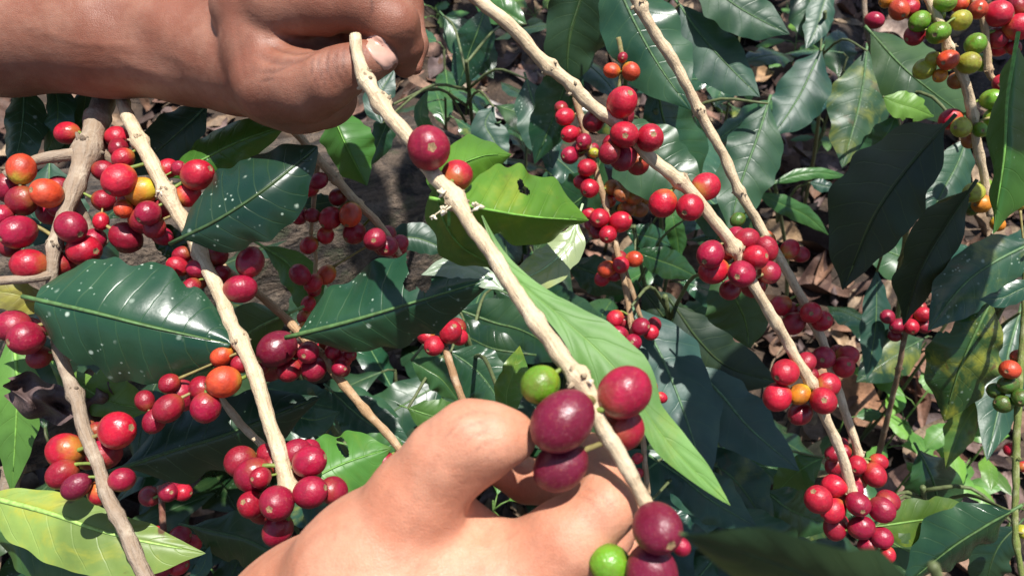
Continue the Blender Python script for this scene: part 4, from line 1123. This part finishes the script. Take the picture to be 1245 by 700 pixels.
sapling('coffee_sapling', 'pair of dark glossy leaves hanging at the top right above the litter', 'coffee plant', (1010, 180, 1.35),
        [([(998, 62, .84), (985, 90, .84), (970, 120, .84), (940, 166, .85)], 34, 30, BG, dict(da=.0, db=.02, dull=.14)),
         ([(1054, 62, .80), (1050, 100, .80), (1042, 140, .80), (1024, 204, .82)], 40, 36, BG, dict(da=.01, db=.01, dull=.15, yellow=.4, specks=.4)),
         ([(990, -30, .90), (985, 0, .90), (990, 30, .91), (998, 60, .92)], 26, 26, BG, dict(dull=.14)),
         ([(1010, -20, .88), (1000, 10, .88), (994, 32, .89), (980, 60, .90)], 16, 18, BG, dict(dull=.14))])
sapling('coffee_sapling', 'dark leaves behind the half-ripe cherries with one torn bright green leaf', 'coffee plant', (1150, 200, 1.3),
        [([(1060, 40, .66), (1095, 78, .66), (1130, 108, .66), (1186, 150, .68)], 44, 40, (.018, .06, .035), dict(da=.01, dull=.3)),
         ([(1074, 118, .64), (1092, 126, .64), (1112, 132, .64), (1136, 142, .645)], 18, 18, (.12, .30, .06), dict(dull=.3, thin=.3, bites=[(.85, .8, .12, .3), (.6, -.95, .1, .3)])),
         ([(1090, 140, .68), (1080, 160, .68), (1064, 180, .69), (1040, 206, .70)], 20, 18, (.04, .12, .05), dict()),
         ([(1176, 168, .62), (1164, 200, .62), (1150, 226, .63), (1128, 268, .64)], 26, 30, BG, dict(dull=.12))])
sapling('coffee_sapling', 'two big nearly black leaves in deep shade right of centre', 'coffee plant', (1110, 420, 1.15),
        [([(1148, 152, .46), (1108, 196, .47), (1062, 262, .48), (1024, 352, .50)], 46, 68, (.006, .018, .007), dict(da=-.01, db=.05, dull=.5, thin=.02, quilt=.6)),  # both near-black base colours have the deep shade painted in
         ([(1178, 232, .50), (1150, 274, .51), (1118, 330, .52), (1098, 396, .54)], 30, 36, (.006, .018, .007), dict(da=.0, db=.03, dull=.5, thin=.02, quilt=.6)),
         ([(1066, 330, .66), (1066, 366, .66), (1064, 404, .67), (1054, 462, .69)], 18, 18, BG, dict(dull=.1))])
sapling('coffee_sapling', 'large spotted leaves with yellow blotches at the right edge', 'coffee plant', (1190, 560, 1.0),
        [([(1262, 292, .50), (1210, 318, .50), (1170, 348, .51), (1128, 402, .53)], 40, 34, BG, dict(da=.0, db=.01, dull=.08, specks=.7, yellow=.3)),
         ([(1206, 366, .56), (1188, 402, .56), (1166, 452, .57), (1148, 512, .59)], 50, 46, (.022, .075, .03), dict(da=.01, db=.01, dull=.12, yellow=.75, specks=.4, bites=[(.30, -.98, .09, .30)])),
         ([(1270, 340, .48), (1240, 352, .48), (1218, 362, .485), (1190, 364, .49)], 14, 12, BG, dict(dull=.1)),
         ([(1240, 380, .60), (1226, 430, .61), (1218, 480, .62), (1200, 560, .64)], 30, 30, BG, dict(dull=.14)),
         ([(1215, 470, .62), (1190, 490, .62), (1170, 520, .63), (1150, 570, .64)], 20, 20, (.07, .17, .035), dict(yellow=.6, dull=.2))])
sapling('coffee_sapling', 'long blue-grey ribbed leaves behind the folded bright green leaf', 'coffee plant', (850, 560, 1.05),
        [([(768, 372, .58), (800, 424, .59), (828, 490, .60), (862, 592, .62)], 48, 36, (.03, .085, .08), dict(da=.015, db=.0, dull=.32, quilt=1.8, sheen=.75)),
         ([(842, 444, .62), (876, 478, .62), (912, 520, .63), (972, 572, .65)], 34, 36, (.03, .085, .08), dict(da=.0, db=.015, dull=.34, sheen=.8)),
         ([(870, 330, .54), (890, 356, .54), (906, 388, .55), (912, 424, .56)], 40, 40, (.025, .075, .018), dict(da=.01, dull=.4)),
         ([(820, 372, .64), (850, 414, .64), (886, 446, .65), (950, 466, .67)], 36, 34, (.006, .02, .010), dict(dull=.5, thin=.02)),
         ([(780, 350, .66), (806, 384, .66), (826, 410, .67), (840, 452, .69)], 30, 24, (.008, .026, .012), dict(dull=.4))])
sapling('coffee_sapling', 'crumpled dark glossy leaves low in the picture right of the picking hand', 'coffee plant', (870, 640, .98),
        [([(800, 560, .60), (830, 580, .60), (862, 606, .61), (920, 640, .63)], 34, 30, BG, dict(da=.02, dull=.06, wave=.09, quilt=2)),
         ([(840, 560, .64), (870, 566, .64), (900, 590, .65), (940, 650, .67)], 34, 30, BG, dict(dull=.12, wave=.08, yellow=.3)),
         ([(788, 612, .58), (816, 636, .58), (836, 650, .585), (870, 660, .60)], 20, 22, BG, dict(dull=.05, wave=.08)),
         ([(1000, 556, .70), (978, 568, .70), (960, 582, .71), (938, 606, .73)], 26, 20, (.05, .15, .05), dict(dull=.25, thin=.2)),
         ([(930, 596, .66), (955, 616, .66), (980, 628, .67), (1016, 640, .68)], 28, 28, G1, dict(dull=.2)),
         ([(880, 620, .62), (920, 650, .62), (950, 676, .63), (990, 720, .65)], 34, 30, G1, dict(dull=.2))])
sapling('coffee_sapling', 'dark leaves at the bottom right around an olive leaf eaten into holes', 'coffee plant', (1150, 690, .95),
        [([(1118, 548, .66), (1134, 580, .66), (1142, 612, .67), (1146, 662, .68)], 34, 36, G1, dict(da=.02, db=.0, dull=.1)),
         ([(1066, 640, .54), (1106, 634, .54), (1150, 628, .545), (1194, 622, .55)], 26, 34, (.065, .15, .025), dict(dull=.4, thin=.3, yellow=.4, bites=[(.25, -.6, .06, .2), (.8, -.9, .09, .25), (.9, .7, .06, .2)])),
         ([(1230, 622, .52), (1196, 642, .525), (1156, 668, .53), (1096, 716, .54)], 24, 42, (.018, .062, .032), dict(da=.02, db=.0, dull=.10)),
         ([(1236, 640, .58), (1216, 662, .58), (1204, 690, .585), (1196, 730, .60)], 26, 30, DK, dict(dull=.3)),
         ([(1060, 640, .60), (1086, 660, .60), (1110, 672, .60), (1150, 690, .61)], 20, 22, (.04, .09, .02), dict(dull=.4))])
sapling('coffee_sapling', 'very near out-of-focus dark green leaf along the bottom right edge', 'coffee plant', (1260, 760, .8),
        [([(1210, 800, .14), (1080, 742, .132), (950, 690, .128), (826, 650, .128)], 62, 44, (.006, .028, .014), dict(da=.016, db=-.008, dull=.45, thin=.05, wave=.02))], r=.0012)
sapling('coffee_sapling', 'narrow bladed green leaves lying over the litter beside the slender twig', 'weed', (985, 330, 1.25),
        [([(920, 234, .95), (950, 248, .95), (980, 262, .96), (1008, 286, .98)], 12, 12, (.05, .16, .05), dict(dull=.25, thin=.2)),
         ([(938, 224, 1.0), (965, 214, 1.0), (995, 210, 1.0), (1034, 216, 1.01)], 7, 8, (.05, .16, .04), dict(dull=.25, thin=.2)),
         ([(985, 222, 1.0), (994, 224, 1.0), (1002, 226, 1.0), (1016, 228, 1.0)], 8, 8, BG, dict(dull=.2))])
sapling('coffee_sapling', 'yellow-edged curled leaf and dark leaves just above the picking thumb', 'coffee plant', (600, 560, 1.05),
        [([(618, 510, .40), (616, 480, .40), (624, 452, .40), (632, 420, .40)], 16, 22, (.085, .22, .03), dict(dull=.25, thin=.3, yellow=.7, wave=.10)),
         ([(548, 428, .60), (572, 444, .60), (590, 462, .60), (616, 500, .61)], 32, 30, BG, dict(dull=.12, quilt=1.6)),
         ([(500, 438, .58), (520, 450, .58), (538, 462, .58), (560, 490, .59)], 22, 18, (.03, .10, .04), dict(dull=.2, wave=.08)),
         ([(496, 496, .56), (520, 504, .56), (540, 508, .56), (580, 506, .57)], 22, 24, (.04, .12, .03), dict(dull=.25)),
         ([(556, 376, .68), (600, 392, .68), (640, 404, .69), (700, 440, .71)], 34, 36, (.014, .05, .028), dict(dull=.16)),
         ([(600, 350, .72), (640, 366, .72), (676, 380, .73), (740, 396, .75)], 34, 30, (.014, .05, .03), dict(dull=.14)),
         ([(640, 430, .64), (600, 424, .64), (570, 410, .65), (536, 392, .66)], 26, 24, (.012, .04, .02), dict(dull=.16))])
sapling('coffee_sapling', 'bluish shining leaves low down between the twigs left of the picking hand', 'coffee plant', (420, 600, 1.0),
        [([(404, 476, .54), (430, 500, .54), (452, 516, .545), (500, 540, .55)], 26, 30, BG, dict(dull=.06, quilt=2)),
         ([(318, 470, .56), (350, 478, .56), (380, 490, .56), (430, 500, .57)], 22, 26, BG, dict(dull=.10)),
         ([(330, 500, .52), (360, 506, .52), (384, 510, .52), (414, 500, .53)], 16, 22, G1, dict(dull=.2, wave=.1)),
         ([(420, 540, .50), (450, 548, .50), (474, 556, .50), (520, 580, .51)], 26, 24, (.04, .13, .03), dict(dull=.2))])
sapling('coffee_sapling', 'small dark glossy leaves on the litter below the three red cherries', 'coffee plant', (800, 400, 1.2),
        [([(762, 282, .86), (780, 286, .86), (796, 290, .87), (816, 298, .88)], 16, 16, G1, dict(dull=.08)),
         ([(772, 306, .82), (800, 316, .82), (822, 324, .83), (850, 338, .84)], 18, 18, (.02, .07, .03), dict(dull=.08)),
         ([(816, 248, .84), (820, 274, .84), (824, 292, .85), (826, 318, .86)], 12, 12, (.04, .13, .03), dict(dull=.2)),
         ([(690, 320, .80), (716, 330, .80), (740, 340, .81), (770, 356, .83)], 22, 24, (.012, .04, .02), dict(dull=.2)),
         ([(840, 262, .70), (868, 268, .70), (890, 276, .71), (924, 300, .72)], 24, 22, (.012, .045, .016), dict(dull=.3))])
sapling('coffee_sapling', 'speckled blue-green leaves at the top centre beside the curled finger', 'coffee plant', (560, 200, 1.35),
        [([(540, 20, .86), (562, 44, .86), (580, 62, .87), (600, 96, .88)], 26, 24, BG, dict(dull=.16, specks=1.)),
         ([(590, 10, .84), (580, 40, .84), (570, 66, .85), (556, 110, .86)], 24, 22, (.02, .07, .04), dict(dull=.16, specks=.6)),
         ([(640, 96, .80), (650, 130, .80), (662, 160, .81), (672, 206, .82)], 26, 28, BG, dict(dull=.14, specks=1.)),
         ([(600, 130, .78), (590, 150, .78), (600, 170, .78), (616, 200, .79)], 20, 20, BG, dict(dull=.2)),
         ([(640, 30, .9), (624, 20, .9), (606, 10, .9), (570, -6, .92)], 20, 18, (.05, .15, .04), dict(dull=.2)),
         ([(520, 110, .8), (512, 130, .8), (514, 150, .8), (540, 178, .81)], 10, 8, (.03, .10, .03), dict()),
         ([(464, 150, .60), (456, 130, .60), (462, 112, .60), (480, 84, .61)], 16, 18, BG, dict(dull=.2)),
         ([(476, 128, .62), (470, 150, .62), (462, 170, .62), (448, 204, .63)], 16, 14, (.02, .07, .03), dict())])

# dry crumpled leaf caught in the lower left twigs
def crumpled(x, y, d, rx, ry, label):
    n, m = 26, 22; V = []
    ph = rng.uniform(0, 6.28, 8)
    for i in range(n + 1):
        for j in range(m + 1):
            u, v = 2 * i / n - 1, 2 * j / m - 1
            w = math.sqrt(max(0, 1 - .8 * u * u))
            q = .5 * math.sin(4 * u + 3 * v + ph[0]) + .30 * math.sin(6 * u - 4 * v + ph[1]) + .15 * math.sin(9 * v + 5 * u + ph[2])
            V.append((x + rx * (u + .12 * math.sin(5 * v + ph[3])), y + ry * (v * w * (1 + .15 * math.sin(6 * u + ph[4]))) + .35 * rx * u, d + .012 * q - .010 * (1 - v * v)))
    V = WA(V); Fq = [(i * (m + 1) + j, (i + 1) * (m + 1) + j, (i + 1) * (m + 1) + j + 1, i * (m + 1) + j + 1) for i in range(n) for j in range(m)]
    o = mobj('dead_leaf', V, Fq, M_LITTER, cols=np.tile((.15, .10, .095), (len(V), 1)))
    tag(o, label, 'dead leaf')
crumpled(48, 484, .405, 40, 26, 'dry crumpled dark purple leaf caught in the lower left twigs')
crumpled(118, 484, .42, 26, 30, 'small shrivelled blackish leaf hanging under the big spotted leaf')

# ------------------------------------------------------------------ fallen leaves that can be picked out
dead_leaf(1036, 480, 105, .9, (.34, .17, .09), 'large tan fallen leaf beside the middle red cluster', roll=.15, wfac=.55)
dead_leaf(1000, 560, 80, -.3, (.46, .36, .2), 'pale straw-coloured fallen leaf behind the lower red cluster')
dead_leaf(1130, 450, 90, .1, (.24, .12, .07), 'reddish-brown fallen leaf below the small red cluster on the thin twig', roll=.2)
dead_leaf(1018, 412, 34, 1.2, (.42, .29, .18), 'small pale tan fallen leaf right of the slender twig')
dead_leaf(860, 350, 66, .3, (.40, .26, .16), 'orange-tan fallen leaf beside the dense red cluster')
dead_leaf(770, 300, 50, -.6, (.40, .28, .17), 'tan fallen leaf behind the small orange cherries')
dead_leaf(950, 290, 64, .8, (.38, .25, .14), 'broad tan fallen leaf behind the slender twig')
dead_leaf(1090, 42, 60, .4, (.42, .31, .25), 'pinkish pale fallen leaf behind the green cherries at the top')
dead_leaf(922, 95, 44, -.4, (.46, .28, .15), 'orange-tan fallen leaf at the top under the bluish leaf')
dead_leaf(1010, 130, 50, .2, (.42, .24, .12), 'orange-brown fallen leaf between the two hanging dark leaves')
dead_leaf(1185, 585, 70, .5, (.20, .13, .12), 'greyish purple fallen leaf by the green weed')
dead_leaf(1205, 660, 60, 1.0, (.46, .26, .12), 'bright tan fallen leaf near the green shoot at the bottom right')
dead_leaf(1100, 590, 90, -.2, (.22, .13, .10), 'dark brown fallen leaf right of the lowest red cluster')
dead_leaf(230, 612, 60, .3, (.36, .20, .12), 'tan fallen leaf between the small dark clusters at the lower left')
dead_leaf(275, 585, 70, -.5, (.40, .32, .22), 'pale fallen leaf under the dark leaf at the lower left')
dead_leaf(560, 112, 60, -.3, (.38, .30, .22), 'pale curled fallen leaf right of the long held twig at the top')
dead_leaf(600, 135, 44, .6, (.55, .50, .46), 'whitish fallen leaf in the sunlit litter near the top centre')
dead_leaf(815, 400, 80, .6, (.12, .09, .11), 'dark purple-grey fallen leaf behind the small central cluster')
dead_leaf(690, 335, 40, .2, (.30, .18, .10), 'brown fallen leaf below the pale yellow-blotched leaf')
for (x, y, L, where) in [(1060, 380, 60, 'left of the small red cluster on the thin twig'), (985, 340, 70, 'under the slender twig beside the dense red cluster'), (1000, 200, 50, 'above the narrow green blades'),
        (960, 180, 44, 'left of the tiny dark weed'), (1150, 420, 50, 'behind the yellow-blotched leaf'), (1060, 505, 70, 'right of the large tan leaf'), (1140, 560, 60, 'below the light green leafy weed'),
        (905, 210, 40, 'behind the slender twig near its middle node'), (1040, 310, 50, 'left of the big black leaf'), (800, 330, 46, 'below the three red cherries'), (640, 60, 40, 'left of the thick pale twig near the top'),
        (1180, 620, 60, 'above the dark leaf at the bottom right'), (1080, 690, 50, 'at the bottom edge under the olive leaf'), (530, 80, 40, 'just right of the curled finger'), (1010, 20, 40, 'at the top left of the dark red cherry'),
        (960, 30, 40, 'at the very top near the yellowish weed'), (1060, 250, 60, 'in shade behind the black leaf'), (1230, 600, 50, 'behind the green shoot at the right edge'), (1215, 200, 40, 'behind the bright leaf at the right edge'),
        (760, 360, 40, 'between the small central clusters')]:
    dead_leaf(x, y, L, rng.uniform(0, 6.28), tuple(np.array(DEAD[rng.integers(len(DEAD))]) * 1.1), 'curled brown dead leaf ' + where, 'brown leaves in the litter')

# ------------------------------------------------------------------ small green weeds on the ground
def weed(x, y, n, size_px, color, label, lift=.05, spread=1., narrow=.45):
    dirv = RC @ np.array([(x - 622.5) / F_PX, -(y - 350) / F_PX, -1.0]); t = (CAM_H - lift) / -dirv[2]; p = CL + dirv * t
    foot = np.array([p[0], p[1], ground_z(p[0], p[1]) - .004]); e = empty('weed', foot); tag(e, label, 'weed')
    S = size_px * t / F_PX; B = Bag(); k0 = rng.uniform(0, 6.28)
    top = p + np.array([0, 0, .02])
    V, Fq, U = tube(catmull([foot, (foot + top) / 2 + rng.normal(0, .004, 3), top], 6), np.linspace(.0016, .001, 6), 6); B.add(V, Fq, U)
    for i in range(n):
        az = k0 + i * 2.4; b = foot + (top - foot) * rng.uniform(.45, 1.0); c = b + np.array([math.cos(az), math.sin(az), .4]) * S * .35 * spread
        V, Fq, U = tube(np.array([b, (b + c) / 2 + np.array([0, 0, .003]), c]), np.array([.0009, .0008, .0006]), 5); B.add(V, Fq, U)
        leaf3(e, c, az, rng.uniform(-.1, .5), S * rng.uniform(.75, 1.15), S * narrow, tuple(np.array(color) * rng.uniform(.75, 1.2)), droop=rng.uniform(.2, .5), nu=16, nv=8, thin=.3, dull=.3, quilt=.5)
    B.build('stem', M_STALK, e, (.12, .22, .05))
weed(1118, 428, 4, 44, (.13, .34, .06), 'small bright green weed by the thin twig with the red cluster', narrow=.5, lift=.20)
weed(1120, 486, 5, 50, (.13, .34, .06), 'bright green weed with pointed leaves under the yellow-blotched leaf', lift=.20)
weed(1155, 520, 7, 54, (.13, .34, .06), 'light green leafy weed standing in the litter at the right', narrow=.5, lift=.20)
weed(1195, 540, 8, 52, (.11, .30, .05), 'green weed with toothed narrow leaves near the right edge', narrow=.42, lift=.20)
weed(965, 60, 6, 34, (.10, .26, .05), 'small light green weed at the top right of the slender twig')
weed(900, 90, 4, 40, (.09, .27, .05), 'green seedling under the bluish leaves at the top')
weed(1000, 165, 5, 26, (.06, .18, .05), 'tiny dark green weed between the hanging leaves')
weed(955, 15, 5, 34, (.10, .24, .05), 'yellowish green weed at the very top edge')
weed(1020, 520, 4, 40, (.05, .16, .06), 'low dark green weed behind the middle red cluster')
weed(880, 165, 4, 44, (.08, .24, .04), 'green seedling behind the slender twig')
weed(650, 20, 5, 40, (.14, .28, .05), 'yellow-green weed at the top centre')
weed(530, 20, 5, 36, (.09, .25, .06), 'light green weed beside the curled finger at the top')
weed(600, 620, 5, 60, (.10, .30, .05), 'light green leaves seen through the gap between thumb and finger', lift=.30)
weed(1235, 620, 4, 44, (.10, .26, .05), 'light green weed behind the green shoot at the right edge')
weed(255, 690, 4, 36, (.04, .13, .05), 'small dark weed at the bottom left beside the picking hand')

# unseen leaves added outside the frame to cast shade on the near-black leaves
def shade_leaf(parent, x, y, d, s, size, spin=0.):
    c = W(x, y, d) + SUN_DIR * s
    ax = RC @ np.array([math.cos(spin), math.sin(spin), 0.]); ax -= SUN_DIR * np.dot(ax, SUN_DIR); ax /= np.linalg.norm(ax)
    sd = np.cross(SUN_DIR, ax); nu, nv = 24, 8; t = np.linspace(0, 1, nu + 1); vv = np.linspace(-1, 1, nv + 1); pr = prof(t)
    P = c + ((t - .5) * size)[:, None, None] * ax + (pr[:, None] * vv[None] * size * .24)[..., None] * sd + (-.15 * size * (t - .5) ** 2)[:, None, None] * SUN_DIR
    leaf_from_grid(parent, P, pr, G1, nu, nv, vv, .08, .04, 1., .25, .2, 0., .12, (), False, False, 'leaf', 0, SUN_DIR)
shade_leaf(E2.root, 1085, 240, .47, .30, .19, 1.1)
shade_leaf(E2.root, 1130, 310, .51, .26, .17, 1.2)
shade_leaf(E2.root, 1040, 300, .49, .33, .16, .6)
shade_leaf(E2.root, 1150, 230, .49, .28, .14, .2)

# ------------------------------------------------------------------ seedlings crowding the ground behind
def seedling(x, y, d, n, L, label, cols, low=.5):
    top = W(x, y, d); foot = np.array([top[0] + rng.normal(0, .01), top[1] + rng.normal(0, .01), 0]); foot[2] = ground_z(foot[0], foot[1]) - .01
    e = empty('coffee_seedling', foot); tag(e, label, 'coffee plant', 'young coffee plants crowding the ground behind')
    B = Bag(); V, Fq, U = tube(catmull([foot, (foot + top) / 2 + rng.normal(0, .008, 3), top], 8), np.linspace(.003, .0016, 8), 6); B.add(V, Fq, U)
    k0 = rng.uniform(0, 6.28)
    for i in range(n):
        az = k0 + i * 2.39; f = 1 - (1 - low) * (i / n); b = foot + (top - foot) * f
        c = b + np.array([math.cos(az), math.sin(az), .45]) * L * .14
        V, Fq, U = tube(np.array([b, (b + c) / 2 + (0, 0, .003), c]), np.array([.0013, .0011, .0009]), 5); B.add(V, Fq, U)
        k = L * rng.uniform(.75, 1.15)
        leaf3(e, c, az, rng.uniform(-.25, .45), k, k * rng.uniform(.38, .5), tuple(np.array(cols[i % len(cols)]) * rng.uniform(.7, 1.3)), droop=rng.uniform(.15, .55), roll=rng.normal(0, .25), nu=28, nv=8,
              dull=rng.uniform(.10, .28), specks=rng.uniform(0, .8) if i % 3 == 0 else 0, yellow=.4 if i % 5 == 4 else 0, wave=.07, rib=True, quilt=1.2)
    B.build('stem', M_STALK, e, (.10, .12, .05))
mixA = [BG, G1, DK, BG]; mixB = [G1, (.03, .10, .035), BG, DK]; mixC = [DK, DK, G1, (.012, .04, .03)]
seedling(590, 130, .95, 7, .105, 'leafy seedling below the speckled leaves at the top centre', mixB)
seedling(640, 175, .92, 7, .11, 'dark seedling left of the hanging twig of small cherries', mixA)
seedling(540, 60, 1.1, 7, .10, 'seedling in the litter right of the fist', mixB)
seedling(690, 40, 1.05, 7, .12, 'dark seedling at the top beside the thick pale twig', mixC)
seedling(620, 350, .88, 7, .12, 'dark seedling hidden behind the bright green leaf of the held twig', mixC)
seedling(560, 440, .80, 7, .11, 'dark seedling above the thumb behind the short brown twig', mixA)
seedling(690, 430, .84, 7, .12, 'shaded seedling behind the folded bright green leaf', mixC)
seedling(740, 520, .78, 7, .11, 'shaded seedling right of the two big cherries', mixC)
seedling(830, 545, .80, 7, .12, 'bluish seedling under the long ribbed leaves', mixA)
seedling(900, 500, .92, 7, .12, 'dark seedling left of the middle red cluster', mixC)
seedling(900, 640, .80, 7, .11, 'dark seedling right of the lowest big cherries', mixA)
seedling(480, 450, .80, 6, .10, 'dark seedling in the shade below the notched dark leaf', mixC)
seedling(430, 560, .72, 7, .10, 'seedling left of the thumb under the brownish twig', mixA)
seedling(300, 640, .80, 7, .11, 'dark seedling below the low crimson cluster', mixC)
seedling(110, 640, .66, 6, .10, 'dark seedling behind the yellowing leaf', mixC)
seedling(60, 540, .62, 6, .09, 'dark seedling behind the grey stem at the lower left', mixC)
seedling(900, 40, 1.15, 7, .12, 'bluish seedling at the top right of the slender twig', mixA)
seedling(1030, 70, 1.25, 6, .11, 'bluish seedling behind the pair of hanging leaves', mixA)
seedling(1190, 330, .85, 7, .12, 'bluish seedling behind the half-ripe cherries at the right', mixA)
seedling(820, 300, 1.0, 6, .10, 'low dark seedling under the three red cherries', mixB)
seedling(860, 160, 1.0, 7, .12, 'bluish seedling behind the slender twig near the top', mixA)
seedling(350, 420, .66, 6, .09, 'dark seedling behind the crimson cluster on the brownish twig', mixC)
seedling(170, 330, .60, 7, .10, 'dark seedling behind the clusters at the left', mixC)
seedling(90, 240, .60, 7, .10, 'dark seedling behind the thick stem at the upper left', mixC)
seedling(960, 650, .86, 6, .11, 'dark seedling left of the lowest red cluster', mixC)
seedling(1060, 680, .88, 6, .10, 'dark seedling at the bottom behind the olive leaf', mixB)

# ------------------------------------------------------------------ unseen coffee tree added above the frame to shade the ground
def add_shade_tree():
    foot = np.array([1.9, 1.7, 0.]); foot[2] = ground_z(1.9, 1.7) - .02
    e = empty('shade_tree', foot); tag(e, 'unseen coffee tree added above the picture so that its crown shades the ground', 'tree')
    V, Fq, U = tube(catmull([foot, foot + (-.05, 0, .8), foot + (-.15, .02, 1.6), foot + (-.3, .05, 2.3)], 20), np.linspace(.035, .012, 20), 10, .06); mobj('trunk', V, Fq, M_TRUNK, e, U)
    B = Bag(); C = Bag(); nu, nv = 10, 4; t = np.linspace(0, 1, nu + 1); vv = np.linspace(-1, 1, nv + 1); pr = prof(t)
    for k in range(15):
        z = 1.35 + .05 * k; st = foot + np.array([-.10, 0, z])
        end = np.array([rng.uniform(-.9, 1.2), rng.uniform(.72, 2.3), rng.uniform(1.35, 1.8)])
        Q = catmull([st, (st + end) / 2 + (0, 0, .12), end], 24); V, Fq, U = tube(Q, np.linspace(.008, .003, 24), 6); B.add(V, Fq, U)
        for i in range(4, 24):
            for sgn in (-1, 1):
                if rng.random() < .42 or (.80 < Q[i][0] < 1.5 and Q[i][1] < 1.1): continue
                L = rng.uniform(.10, .15); T = Q[i] - Q[i - 1]; az = math.atan2(T[1], T[0]) + sgn * rng.uniform(.8, 1.5); pt = rng.uniform(-.6, .1)
                h = np.array([math.cos(az) * math.cos(pt), math.sin(az) * math.cos(pt), math.sin(pt)]); s = np.cross(h, (0, 0, 1)); s /= np.linalg.norm(s)
                P = Q[i] + (t * L)[:, None, None] * h + (pr[:, None] * vv[None] * L * .23)[..., None] * s - (L * .3 * t ** 2)[:, None, None] * np.array([0, 0, 1.])
                m = nv + 1; C.add(P.reshape(-1, 3), [(a * m + j, (a + 1) * m + j, (a + 1) * m + j + 1, a * m + j + 1) for a in range(nu) for j in range(nv)],
                                  np.stack(np.broadcast_arrays(t[:, None], (vv[None] + 1) / 2), -1).reshape(-1, 2))
    B.build('limb', M_TWIG, e, GREY); o = C.build('crown', M_LEAF, e, G1); o['kind'] = 'stuff'
    o['dull'] = .25; o['specks'] = 0.; o['yellow'] = 0.; o['thin'] = .12
add_shade_tree()

for br, n in ((H, 16), (I, 26), (J, 14), (K, 12), (D, 16), (B, 12), (C, 8), (NB, 8), (LB, 3), (GB, 3), (E2, 3)): pack(br, n)
build_cherries()
